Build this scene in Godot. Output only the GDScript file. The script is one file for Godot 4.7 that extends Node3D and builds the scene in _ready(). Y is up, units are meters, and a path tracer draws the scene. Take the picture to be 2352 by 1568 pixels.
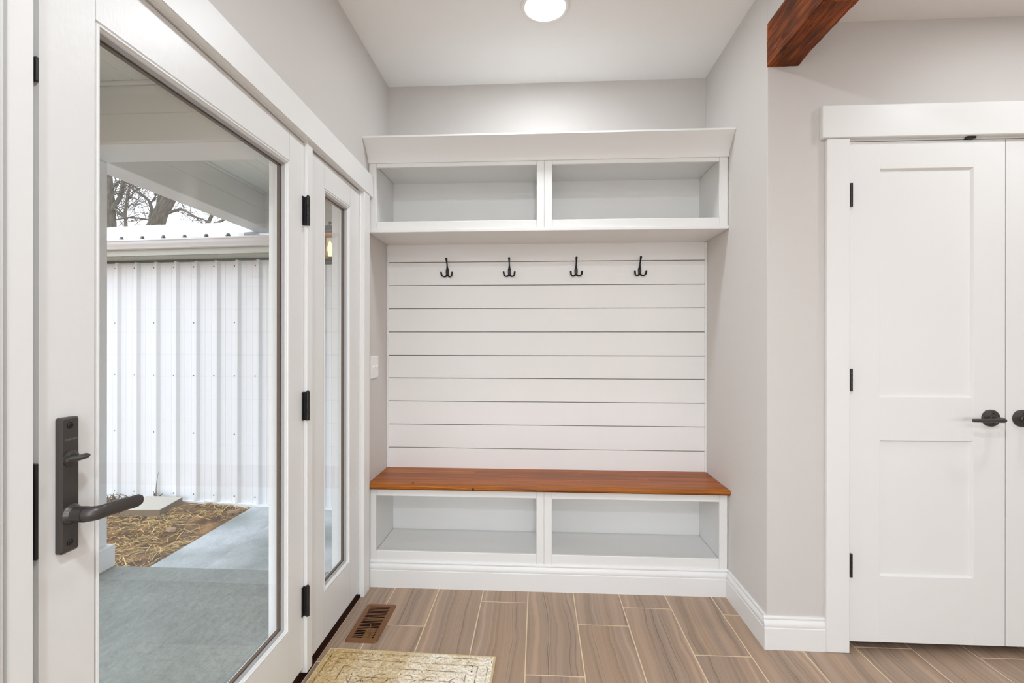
extends Node3D
# A mudroom entry: glazed exterior door and sidelight on the left, built-in hall bench at the back,
# closet doors on the right; beyond the glass a porch, a walkway, straw-covered soil and a metal barn.

const LX := -0.858      # left wall, inner face
const RX := 0.931       # right wall of the bench niche
const BZ := -2.673      # back wall
const CZ := -1.966      # closet wall
const CH := 2.704       # ceiling over the entry
const CH2 := 2.527      # lower ceiling of the next room
const DX := -0.862      # inner face of the exterior door
const FZ := -2.354      # front of the built-in face frames
const GY := -0.40       # soil outside

var M := {}
var rng := RandomNumberGenerator.new()


# ------------------------------------------------------------------ mesh building
class Mb:
	var v := PackedVector3Array()
	var n := PackedVector3Array()
	var t := PackedVector2Array()
	var uvs := 1.0
	var uvo := Vector2.ZERO

	func pl(p: Vector3, m: Vector3) -> Vector2:
		var a := m.abs()
		if a.y >= a.x and a.y >= a.z:
			return Vector2(p.x, p.z) * uvs + uvo
		if a.x >= a.z:
			return Vector2(p.z, -p.y) * uvs + uvo
		return Vector2(p.x, -p.y) * uvs + uvo

	func tri(a: Vector3, b: Vector3, c: Vector3, na: Vector3, nb: Vector3, nc: Vector3, ua: Vector2, ub: Vector2, uc: Vector2) -> void:
		if (b - a).cross(c - a).dot(na + nb + nc) > 0.0:
			v.append_array([a, c, b]); n.append_array([na, nc, nb]); t.append_array([ua, uc, ub])
		else:
			v.append_array([a, b, c]); n.append_array([na, nb, nc]); t.append_array([ua, ub, uc])

	func ftri(a: Vector3, b: Vector3, c: Vector3, m: Vector3) -> void:
		tri(a, b, c, m, m, m, pl(a, m), pl(b, m), pl(c, m))

	func quad(a: Vector3, b: Vector3, c: Vector3, d: Vector3, m: Vector3) -> void:
		ftri(a, b, c, m); ftri(a, c, d, m)

	func quad_auto(a: Vector3, b: Vector3, c: Vector3, d: Vector3, out: Vector3) -> void:
		var m := (b - a).cross(d - a)
		if m.length() < 1e-12:
			m = (c - b).cross(d - b)
		m = m.normalized()
		if m.dot(out) < 0.0: m = -m
		quad(a, b, c, d, m)

	func squad(p: Array, m: Array, u: Array) -> void:
		tri(p[0], p[1], p[2], m[0], m[1], m[2], u[0], u[1], u[2]); tri(p[0], p[2], p[3], m[0], m[2], m[3], u[0], u[2], u[3])

	func box(lo: Vector3, hi: Vector3, b := 0.0015) -> Mb:
		var e := [lo, hi]
		var axes := [Vector3.RIGHT, Vector3.UP, Vector3.BACK]
		b = minf(b, 0.45 * minf(hi.x - lo.x, minf(hi.y - lo.y, hi.z - lo.z)))
		for a in 3:
			var p: int = (a + 1) % 3
			var q: int = (a + 2) % 3
			for s in 2:
				var m: Vector3 = axes[a] * (2.0 * s - 1.0)
				var c := []
				for k in [[0, 0], [1, 0], [1, 1], [0, 1]]:
					var w := Vector3.ZERO
					w[a] = e[s][a]
					w[p] = e[k[0]][p] + b * (1.0 - 2.0 * k[0])
					w[q] = e[k[1]][q] + b * (1.0 - 2.0 * k[1])
					c.append(w)
				quad(c[0], c[1], c[2], c[3], m)
		if b < 1e-5: return self
		for a in 3:
			var p: int = (a + 1) % 3
			var q: int = (a + 2) % 3
			for s in 2:
				for r in 2:
					var m: Vector3 = (axes[p] * (2.0 * s - 1.0) + axes[q] * (2.0 * r - 1.0)).normalized()
					var c := []
					for k in [[0, 0], [1, 0], [1, 1], [0, 1]]:
						var w := Vector3.ZERO
						w[a] = e[k[0]][a] + b * (1.0 - 2.0 * k[0])
						w[p] = e[s][p] + (0.0 if k[1] == 0 else b * (1.0 - 2.0 * s))
						w[q] = e[r][q] + (0.0 if k[1] == 1 else b * (1.0 - 2.0 * r))
						c.append(w)
					quad(c[0], c[1], c[2], c[3], m)
		for i in 2:
			for j in 2:
				for k in 2:
					var w := Vector3(e[i].x, e[j].y, e[k].z)
					var s := Vector3(1 - 2 * i, 1 - 2 * j, 1 - 2 * k) * b
					ftri(w + Vector3(0, s.y, s.z), w + Vector3(s.x, 0, s.z), w + Vector3(s.x, s.y, 0), -s.normalized())
		return self

	# poly lies in the plane o + x*ux + y*uy and is pushed along uz
	func prism(poly: PackedVector2Array, o: Vector3, ux: Vector3, uy: Vector3, uz: Vector3, smooth := 0.0, caps := true) -> Mb:
		var k := poly.size()
		var area := 0.0
		for i in k:
			area += poly[i].cross(poly[(i + 1) % k])
		var sg := 1.0 if area > 0 else -1.0
		var en := []
		for i in k:
			var d := poly[(i + 1) % k] - poly[i]
			var m2 := Vector2(d.y, -d.x).normalized() * sg
			en.append((ux * m2.x / ux.length_squared() + uy * m2.y / uy.length_squared()).normalized())
		var run := 0.0
		for i in k:
			var j := (i + 1) % k
			var a := o + ux * poly[i].x + uy * poly[i].y
			var b := o + ux * poly[j].x + uy * poly[j].y
			var na: Vector3 = en[i]
			var nb: Vector3 = en[i]
			var pr: Vector3 = en[(i + k - 1) % k]
			var nx: Vector3 = en[j]
			if smooth > 0.0:
				if na.dot(pr) > smooth: na = (na + pr).normalized()
				if nb.dot(nx) > smooth: nb = (nb + nx).normalized()
			var l := (b - a).length()
			var L := uz.length()
			squad([a, b, b + uz, a + uz], [na, nb, nb, na], [Vector2(0, run) * uvs + uvo, Vector2(0, run + l) * uvs + uvo, Vector2(L, run + l) * uvs + uvo, Vector2(L, run) * uvs + uvo])
			run += l
		if caps:
			var idx := Geometry2D.triangulate_polygon(poly)
			var m := uz.normalized()
			for i in range(0, idx.size(), 3):
				var p := []
				for q in 3:
					p.append(o + ux * poly[idx[i + q]].x + uy * poly[idx[i + q]].y)
				ftri(p[0], p[1], p[2], -m)
				ftri(p[0] + uz, p[1] + uz, p[2] + uz, m)
		return self

	# radii: Vector2 (along the frame's side, along the frame's up)
	func tube(pts: Array, radii: Array, sides := 12, up := Vector3.UP, caps := true) -> Mb:
		var rings := []
		var norms := []
		var count := pts.size()
		for i in count:
			var d: Vector3 = (pts[mini(i + 1, count - 1)] - pts[maxi(i - 1, 0)]).normalized()
			if absf(d.dot(up)) > 0.98: up = up.cross(Vector3(0.3, 0.5, 0.8)).normalized()
			var s := d.cross(up).normalized()
			var u := s.cross(d).normalized()
			var r: Vector2 = radii[i] if radii[i] is Vector2 else Vector2(radii[i], radii[i])
			var ring := []
			var nn := []
			for k in sides:
				var th := TAU * k / sides
				ring.append(pts[i] + s * cos(th) * r.x + u * sin(th) * r.y)
				nn.append((s * cos(th) / maxf(r.x, 1e-5) + u * sin(th) / maxf(r.y, 1e-5)).normalized())
			rings.append(ring); norms.append(nn)
			up = u
		var run := 0.0
		for i in count - 1:
			var l: float = (pts[i + 1] - pts[i]).length()
			for k in sides:
				var q := (k + 1) % sides
				squad([rings[i][k], rings[i][q], rings[i + 1][q], rings[i + 1][k]], [norms[i][k], norms[i][q], norms[i + 1][q], norms[i + 1][k]],
					[Vector2(run, float(k) / sides), Vector2(run, float(k + 1) / sides), Vector2(run + l, float(k + 1) / sides), Vector2(run + l, float(k) / sides)])
			run += l
		if caps:
			for e in [[0, 1], [count - 1, count - 2]]:
				var m: Vector3 = (pts[e[0]] - pts[e[1]]).normalized()
				for k in sides:
					ftri(pts[e[0]], rings[e[0]][k], rings[e[0]][(k + 1) % sides], m)
		return self

	# profile: Vector2(radius, height along axis)
	func lathe(profile: Array, o: Vector3, axis: Vector3, sides := 28) -> Mb:
		axis = axis.normalized()
		var s := axis.cross(Vector3(0.31, 0.87, 0.4)).normalized()
		var u := s.cross(axis)
		for i in profile.size() - 1:
			var a: Vector2 = profile[i]
			var b: Vector2 = profile[i + 1]
			var d := b - a
			var mn := Vector2(d.y, -d.x).normalized()
			for k in sides:
				var t0 := TAU * k / sides
				var t1 := TAU * (k + 1) / sides
				var r0 := s * cos(t0) + u * sin(t0)
				var r1 := s * cos(t1) + u * sin(t1)
				var n0 := (r0 * mn.x + axis * mn.y).normalized()
				var n1 := (r1 * mn.x + axis * mn.y).normalized()
				squad([o + r0 * a.x + axis * a.y, o + r1 * a.x + axis * a.y, o + r1 * b.x + axis * b.y, o + r0 * b.x + axis * b.y], [n0, n1, n1, n0],
					[Vector2(t0, a.y), Vector2(t1, a.y), Vector2(t1, b.y), Vector2(t0, b.y)])
		return self

	func ball(c: Vector3, r: float, sides := 12) -> Mb:
		var pr := []
		for i in 9:
			var a := -PI / 2 + PI * i / 8
			pr.append(Vector2(cos(a) * r, sin(a) * r))
		return lathe(pr, c, Vector3.UP, sides)

	# mitred moulding round a rectangle in a plane of constant x; profile: Vector2(inset, x)
	func ring_x(z0: float, z1: float, y0: float, y1: float, profile: Array, out := Vector3.RIGHT) -> Mb:
		for i in profile.size() - 1:
			var a: Vector2 = profile[i]
			var b: Vector2 = profile[i + 1]
			var ca := [Vector3(a.y, y0 + a.x, z0 + a.x), Vector3(a.y, y0 + a.x, z1 - a.x), Vector3(a.y, y1 - a.x, z1 - a.x), Vector3(a.y, y1 - a.x, z0 + a.x)]
			var cb := [Vector3(b.y, y0 + b.x, z0 + b.x), Vector3(b.y, y0 + b.x, z1 - b.x), Vector3(b.y, y1 - b.x, z1 - b.x), Vector3(b.y, y1 - b.x, z0 + b.x)]
			var inw := [Vector3.UP, Vector3(0, 0, -1), Vector3.DOWN, Vector3(0, 0, 1)]
			for k in 4:
				var q := (k + 1) % 4
				quad_auto(ca[k], ca[q], cb[q], cb[k], out * 0.7 + inw[k] * (0.5 if b.x >= a.x else -0.5))
		return self

	func mesh() -> ArrayMesh:
		var arr := []
		arr.resize(Mesh.ARRAY_MAX)
		arr[Mesh.ARRAY_VERTEX] = v; arr[Mesh.ARRAY_NORMAL] = n; arr[Mesh.ARRAY_TEX_UV] = t
		var am := ArrayMesh.new()
		am.add_surface_from_arrays(Mesh.PRIMITIVE_TRIANGLES, arr)
		return am


# ------------------------------------------------------------------ naming
var taken := {}
func numbered(called: String, parent: Node) -> String:
	var key := str(parent.get_instance_id()) + called
	if not taken.has(key):
		taken[key] = 0
		return called
	taken[key] += 1
	return "%s_%03d" % [called, taken[key]]

func tag(o: Node3D, label: String, category: String, group := "", kind := "") -> Node3D:
	o.set_meta("label", label); o.set_meta("category", category)
	if group: o.set_meta("group", group)
	if kind: o.set_meta("kind", kind)
	return o

func thing(called: String, at: Vector3, label: String, category: String, group := "", kind := "") -> Node3D:
	var o := Node3D.new()
	o.name = numbered(called, self)
	add_child(o)
	o.position = at
	return tag(o, label, category, group, kind)

func wpos(o: Node) -> Vector3:
	var p := Vector3.ZERO
	while o != self and o is Node3D:
		p += o.position
		o = o.get_parent()
	return p

# a part: geometry given in world axes (or in the parent's own axes with own = true)
func part(called: String, b: Mb, m: Material, parent: Node3D, own := false, label := "") -> MeshInstance3D:
	var o := MeshInstance3D.new()
	o.name = numbered(called, parent)
	var box := AABB(b.v[0], Vector3.ZERO)
	for p in b.v: box = box.expand(p)
	var c := Vector3(box.get_center().x, box.position.y, box.get_center().z)
	for i in b.v.size(): b.v[i] -= c
	o.mesh = b.mesh()
	o.material_override = m
	parent.add_child(o)
	o.position = c if own else c - wpos(parent)
	if label: o.set_meta("label", label)
	return o

# a thing or a piece of the setting that is one mesh
func obj(called: String, b: Mb, m: Material, label: String, category: String, group := "", kind := "") -> MeshInstance3D:
	var o := part(called, b, m, self)
	tag(o, label, category, group, kind)
	return o

func cbox(x0: float, x1: float, y0: float, y1: float, z0: float, z1: float, b := 0.0015) -> Mb:
	return Mb.new().box(Vector3(minf(x0, x1), y0, minf(z0, z1)), Vector3(maxf(x0, x1), y1, maxf(z0, z1)), b)


# ------------------------------------------------------------------ materials
func col(r: float, g: float, b: float) -> Color:
	return Color(r / 255.0, g / 255.0, b / 255.0)

func mat(c: Color, rough := 0.5, metal := 0.0, spec := 0.5) -> StandardMaterial3D:
	var m := StandardMaterial3D.new()
	m.albedo_color = c; m.roughness = rough; m.metallic = metal; m.metallic_specular = spec
	return m

func noise_normal(freq: float, strength: float, size := 256, sd := 1, oct := 3) -> NoiseTexture2D:
	var f := FastNoiseLite.new()
	f.seed = sd; f.frequency = freq; f.fractal_octaves = oct
	var tx := NoiseTexture2D.new()
	tx.width = size; tx.height = size; tx.seamless = true; tx.noise = f; tx.as_normal_map = true; tx.bump_strength = strength
	return tx

func bumpy(m: StandardMaterial3D, tx: Texture2D, scale: Vector3, k: float) -> StandardMaterial3D:
	m.normal_enabled = true; m.normal_texture = tx; m.normal_scale = k
	m.uv1_triplanar = true; m.uv1_world_triplanar = true; m.uv1_scale = scale
	return m

func image_tex(w: int, h: int, f: Callable) -> ImageTexture:
	var data := PackedByteArray()
	data.resize(w * h * 3)
	var i := 0
	for y in h:
		for x in w:
			var c: Color = f.call(x, y)
			data[i] = int(clampf(c.r, 0, 1) * 255.0); data[i + 1] = int(clampf(c.g, 0, 1) * 255.0); data[i + 2] = int(clampf(c.b, 0, 1) * 255.0)
			i += 3
	return ImageTexture.create_from_image(Image.create_from_data(w, h, false, Image.FORMAT_RGB8, data))

func fnl(sd: int, freq: float, oct := 3) -> FastNoiseLite:
	var f := FastNoiseLite.new()
	f.seed = sd; f.frequency = freq; f.fractal_octaves = oct
	return f

func make_materials() -> void:
	var peel := noise_normal(0.06, 4.0, 256, 3)
	M.wall = bumpy(mat(col(210, 205, 200), 0.5, 0.0, 0.4), peel, Vector3.ONE * 6.0, 0.10)
	M.ceil = bumpy(mat(col(247, 245, 242), 0.85, 0.0, 0.25), peel, Vector3.ONE * 5.0, 0.08)
	var brush := noise_normal(0.03, 3.0, 256, 9)
	M.white = bumpy(mat(col(236, 235, 232), 0.38, 0.0, 0.45), brush, Vector3(5, 5, 5), 0.06)
	M.door = bumpy(mat(col(232, 231, 228), 0.34, 0.0, 0.45), brush, Vector3(14, 3, 14), 0.10)
	M.ship = bumpy(mat(col(238, 236, 233), 0.5, 0.0, 0.4), brush, Vector3(3, 6, 6), 0.05)
	M.plastic = mat(col(242, 240, 236), 0.3)
	M.black = mat(col(38, 36, 35), 0.42, 0.25, 0.5)
	M.bronze = mat(col(76, 72, 69), 0.36, 0.5, 0.5)
	M.hook = mat(col(22, 22, 23), 0.45, 0.2, 0.5)
	M.letter = mat(col(128, 124, 120), 0.5, 0.4)
	M.seam = mat(col(96, 90, 86), 0.8)
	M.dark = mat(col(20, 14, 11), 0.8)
	M.sill = mat(col(58, 30, 18), 0.45)
	M.spacer = mat(col(84, 62, 44), 0.5)
	M.gasket = mat(col(176, 176, 178), 0.35, 0.0, 0.5)
	M.clad = mat(col(214, 214, 210), 0.5)
	var gl := StandardMaterial3D.new()
	gl.transparency = BaseMaterial3D.TRANSPARENCY_ALPHA
	gl.albedo_color = Color(0.9, 1.0, 0.96, 0.015); gl.roughness = 0.0; gl.metallic_specular = 0.28
	M.glass = gl
	M.lamp = mat(Color(1, 1, 1), 0.5)
	M.lamp.emission_enabled = true; M.lamp.emission = Color(1.0, 0.96, 0.9); M.lamp.emission_energy_multiplier = 6.0
	M.globe = mat(Color(1, 1, 1), 0.5)
	M.globe.emission_enabled = true; M.globe.emission = Color(1.0, 0.97, 0.93); M.globe.emission_energy_multiplier = 1.5
	M.register = mat(col(128, 84, 48), 0.33, 0.35, 0.5)
	M.registerdark = mat(col(26, 16, 11), 0.7, 0.0)
	M.brass = mat(col(190, 150, 90), 0.35, 0.7)
	M.grout = bumpy(mat(col(222, 200, 166), 0.9), peel, Vector3.ONE * 20.0, 0.3)

	# veined porcelain: four tiles side by side, 2 m along the vein
	var n1 := fnl(11, 1.0, 2)
	var n2 := fnl(12, 1.0, 3)
	var n3 := fnl(13, 1.0, 2)
	var n4 := fnl(14, 1.0, 2)
	var lines := []
	rng.seed = 77
	for s in 4:
		var l := []
		for k in 15:
			l.append([rng.randf_range(-0.05, 0.27), rng.randf_range(0.0006, 0.0022), rng.randf_range(0.08, 0.38) * (1 if rng.randf() < 0.8 else -0.5), rng.randf_range(0.2, 9)])
		lines.append(l)
	M.tile = mat(Color.WHITE, 0.42, 0.0, 0.45)
	M.tile.albedo_texture = image_tex(1024, 1024, func(px: int, py: int) -> Color:
		var s := px / 256
		var x := (px % 256) / 256.0 * 0.2222
		var y := py / 1024.0 * 2.0
		var w := x + 0.030 * n1.get_noise_2d(y * 1.1, s * 9.0) + 0.010 * n2.get_noise_3d(x * 9.0, y * 3.5, s * 7.0)
		var band := n3.get_noise_2d(w * 15.0, s * 5.0) + 0.45 * n3.get_noise_2d(w * 60.0, s * 5.0 + 40.0) + 0.25 * n3.get_noise_2d(w * 190.0, 90.0 + s)
		var k := 1.0 + 0.125 * band + 0.035 * n4.get_noise_2d(x * 500.0, y * 90.0)
		for l in lines[s]:
			var d: float = absf(w - l[0]) / l[1]
			if d < 2.2:
				var fade := clampf(0.55 + 0.9 * n2.get_noise_2d(y * 1.6 + l[3] * 10.0, l[3]), 0.0, 1.0)
				k -= l[2] * fade * exp(-d * d)
		var warm := 0.5 + 0.5 * n4.get_noise_2d(w * 9.0, y * 0.6 + s * 3.0)
		return Color(0.676, 0.566, 0.470).lerp(Color(0.630, 0.545, 0.478), warm) * k)
	# oiled staves, grain along u
	var g1 := fnl(21, 1.0, 4)
	var g2 := fnl(22, 1.0, 3)
	var g3 := fnl(23, 1.0, 2)
	var grain := func(px: int, py: int) -> Color:
		var x := px / 1024.0 * 2.0
		var y := py / 512.0 * 0.4
		var wv := y + 0.008 * g2.get_noise_2d(x * 2.2, y * 14.0)
		var r := g1.get_noise_2d(x * 1.4, wv * 60.0) + 0.6 * g3.get_noise_2d(x * 2.5, wv * 210.0)
		var pore := g3.get_noise_2d(x * 26.0, wv * 700.0)
		var k := 0.5 + 0.55 * r - 0.16 * maxf(pore, 0.0)
		return Color(0.45, 0.225, 0.04).lerp(Color(0.80, 0.475, 0.13), clampf(k, 0, 1))
	var seat_tex := image_tex(1024, 512, grain)
	for k in 3:
		M["stave%d" % k] = mat([Color(1, 1, 1), Color(0.88, 0.84, 0.8), Color(1.0, 0.92, 0.84)][k], 0.4, 0.0, 0.4)
		M["stave%d" % k].albedo_texture = seat_tex
	M.knot = mat(col(60, 26, 8), 0.6)
	var hew := func(px: int, py: int) -> Color:
		var x := px / 512.0 * 1.6
		var y := py / 512.0 * 0.7
		var wv := y + 0.02 * g2.get_noise_2d(x * 2.0, y * 7.0)
		var r := g1.get_noise_2d(x * 2.4, wv * 42.0) + 0.7 * g3.get_noise_2d(x * 5.0, wv * 160.0)
		var cr := g2.get_noise_2d(x * 1.3 + 30.0, wv * 36.0)
		var k := clampf(0.5 + 0.7 * r, 0, 1)
		var c := Color(0.36, 0.155, 0.04).lerp(Color(0.60, 0.305, 0.10), k)
		if absf(cr) < 0.018: c = c * (0.3 + 0.6 * absf(cr) / 0.018)
		c = c * clampf(1.0 + 0.5 * g2.get_noise_2d(x * 4.0 + 70.0, y * 9.0), 0.5, 1.3)
		return c
	M.beam = mat(Color.WHITE, 0.62, 0.0, 0.35)
	M.beam.albedo_texture = image_tex(512, 512, hew)
	# faded rug
	var r1 := fnl(31, 1.0, 4)
	var r2 := fnl(32, 1.0, 2)
	M.rug = mat(Color.WHITE, 1.0, 0.0, 0.1)
	M.rug.albedo_texture = image_tex(512, 768, func(px: int, py: int) -> Color:
		var x := px / 512.0 * 0.665
		var y := py / 768.0 * 0.99
		var blot := 0.5 + 0.5 * r1.get_noise_2d(x * 6.0, y * 6.0)
		var c := Color(0.78, 0.67, 0.48).lerp(Color(0.95, 0.905, 0.825), clampf(blot * 1.2 - 0.15 + (x - 0.25) * 1.8, 0, 1))
		c = c * (1.0 + 0.14 * r2.get_noise_2d(x * 260.0, y * 260.0) + 0.12 * r1.get_noise_2d(x * 40.0, y * 40.0))
		var e := minf(minf(x, 0.665 - x), minf(y, 0.99 - y)) + 0.0016 * r2.get_noise_2d(x * 60.0, y * 60.0)
		var ink := 0.0
		for b in [0.022, 0.060, 0.098, 0.150]:
			ink = maxf(ink, 0.5 * exp(-pow((e - b) / 0.0022, 2.0)))
		var gx := fposmod(x - 0.02, 0.095) - 0.0475
		var gy := fposmod(y - 0.11, 0.088) - 0.044
		var rad := Vector2(gx, gy * 1.1).length() + 0.003 * r1.get_noise_2d(x * 45.0, y * 45.0)
		if e > 0.098: ink = maxf(ink, 0.42 * exp(-pow((rad - 0.028) / 0.0022, 2.0)))
		if e > 0.026 and e < 0.056: ink = maxf(ink, 0.16 * smoothstep(0.1, 0.5, r1.get_noise_2d(x * 26.0, y * 26.0 + 30.0)))
		ink *= clampf(0.85 + 1.8 * r1.get_noise_2d(x * 14.0 + 50.0, y * 14.0), 0.08, 1.5)
		c = c.lerp(Color(0.38, 0.28, 0.21), ink)
		var fl := r1.get_noise_2d(x * 60.0 + 9.0, y * 60.0)
		if fl > 0.50: c = c.lerp(Color(0.16, 0.12, 0.10), clampf((fl - 0.50) * 14.0, 0, 1))
		return c)
	bumpy_uv(M.rug, noise_normal(0.2, 6.0, 256, 5), 0.35)
	M.binding = mat(col(206, 184, 138), 0.95)
	# outside
	var c1 := fnl(41, 1.0, 5)
	var c2 := fnl(42, 1.0, 2)
	var conc := func(px: int, py: int) -> Color:
		var x := px / 512.0 * 2.4
		var y := py / 512.0 * 2.4
		var b := 0.5 + 0.5 * c1.get_noise_2d(x * 1.6, y * 1.6)
		var k := 1.0 + 0.09 * c2.get_noise_2d(x * 120.0, y * 120.0) + 0.07 * c1.get_noise_2d(x * 14.0, y * 14.0)
		return Color(0.50, 0.525, 0.505).lerp(Color(0.63, 0.65, 0.63), b) * k
	M.concrete = mat(Color.WHITE, 0.5, 0.0, 0.4)
	M.concrete.albedo_texture = image_tex(512, 512, conc)
	bumpy_uv(M.concrete, noise_normal(0.09, 8.0, 512, 6, 5), 0.10)
	M.walk = M.concrete.duplicate()
	M.walk.albedo_color = Color(1.0, 1.0, 1.0)
	M.walk.albedo_texture = image_tex(256, 256, func(px: int, py: int) -> Color:
		var x := px / 256.0 * 2.4
		var y := py / 256.0 * 2.4
		var b := clampf(0.62 + 0.9 * c1.get_noise_2d(x * 1.3 + 20.0, y * 1.3), 0, 1)
		return Color(0.54, 0.57, 0.565).lerp(Color(0.82, 0.84, 0.85), b) * (1.0 + 0.08 * c2.get_noise_2d(x * 90.0, y * 90.0)))
	M.soil = mat(Color.WHITE, 0.95, 0.0, 0.2)
	M.soil.albedo_texture = image_tex(512, 512, func(px: int, py: int) -> Color:
		var x := px / 512.0 * 2.4
		var y := py / 512.0 * 2.4
		var b := clampf(0.5 + 0.9 * c1.get_noise_2d(x * 5.0 + 7.0, y * 5.0), 0, 1)
		return Color(0.36, 0.24, 0.155).lerp(Color(0.67, 0.50, 0.33), b) * (1.0 + 0.35 * c2.get_noise_2d(x * 70.0, y * 70.0)))
	M.straw = mat(Color.WHITE, 0.7)
	M.straw.vertex_color_use_as_albedo = true
	M.metal = mat(col(243, 244, 245), 0.4, 0.0, 0.5)
	M.roof = mat(col(246, 247, 248), 0.4, 0.0, 0.5)
	M.gutter = mat(col(246, 247, 249), 0.28, 0.0, 0.6)
	M.fascia = mat(col(216, 218, 210), 0.5)
	M.vent = mat(col(200, 200, 186), 0.6)
	M.screw = mat(col(120, 112, 104), 0.5, 0.4)
	M.porch = mat(col(228, 228, 224), 0.55)
	M.post = mat(col(244, 246, 248), 0.45)
	M.soffit = mat(col(232, 234, 226), 0.55)
	M.bark = mat(Color.WHITE, 0.95, 0.0, 0.2)
	M.bark.albedo_texture = image_tex(128, 128, func(px: int, py: int) -> Color:
		var k := 0.5 + 0.5 * c1.get_noise_2d(px * 0.02, py * 0.16) + 0.2 * c2.get_noise_2d(px * 0.1, py * 0.9)
		return Color(0.27, 0.24, 0.21).lerp(Color(0.60, 0.55, 0.50), clampf(k, 0, 1)))
	M.stone = bumpy(mat(col(172, 138, 112), 0.85), peel, Vector3.ONE * 4.0, 0.5)
	M.paver = bumpy(mat(col(206, 198, 184), 0.9), peel, Vector3.ONE * 3.0, 0.4)
	M.paveredge = bumpy(mat(col(128, 104, 80), 0.9), peel, Vector3.ONE * 6.0, 0.6)
	M.twig = mat(col(120, 100, 78), 0.9)
	M.bulb = mat(Color(1, 0.9, 0.75), 0.4)
	M.bulb.emission_enabled = true; M.bulb.emission = Color(1.0, 0.72, 0.40); M.bulb.emission_energy_multiplier = 5.0
	M.lantern = mat(col(46, 28, 17), 0.6, 0.0, 0.3)

func bumpy_uv(m: StandardMaterial3D, tx: Texture2D, k: float) -> void:
	m.normal_enabled = true; m.normal_texture = tx; m.normal_scale = k


# ------------------------------------------------------------------ scene
func _ready() -> void:
	rng.seed = 5
	set_view_and_light()
	make_materials()
	build_shell()
	build_floor()
	build_ceiling_lights()
	build_exterior_door()
	build_bench()
	build_closet()
	build_small_things()
	build_porch()
	build_yard()
	build_barn()
	build_trees()


func set_view_and_light() -> void:
	var cam := Camera3D.new()
	cam.name = "camera"
	add_child(cam)
	cam.fov = rad_to_deg(2.0 * atan(784.0 / 1082.3))
	cam.near = 0.02; cam.far = 200.0
	cam.transform = Transform3D(Basis(Vector3.UP, 0.0539) * Basis(Vector3.BACK, 0.0010), Vector3(0, 1.24, 0))
	cam.current = true
	var sm := ProceduralSkyMaterial.new()
	sm.sky_top_color = Color(0.86, 0.91, 0.97); sm.sky_horizon_color = Color(0.97, 0.98, 1.0)
	sm.ground_bottom_color = Color(0.55, 0.52, 0.48); sm.ground_horizon_color = Color(0.75, 0.74, 0.72)
	sm.sky_energy_multiplier = 1.0; sm.ground_energy_multiplier = 0.6; sm.sky_curve = 0.2
	var sky := Sky.new()
	sky.sky_material = sm
	var env := Environment.new()
	env.background_mode = Environment.BG_SKY
	env.sky = sky
	env.background_energy_multiplier = 3.2
	env.tonemap_mode = Environment.TONE_MAPPER_LINEAR
	env.tonemap_exposure = 0.93
	env.sdfgi_enabled = true; env.ssao_enabled = true; env.ssil_enabled = true
	var we := WorldEnvironment.new()
	we.name = "world"
	we.environment = env
	add_child(we)


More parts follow.
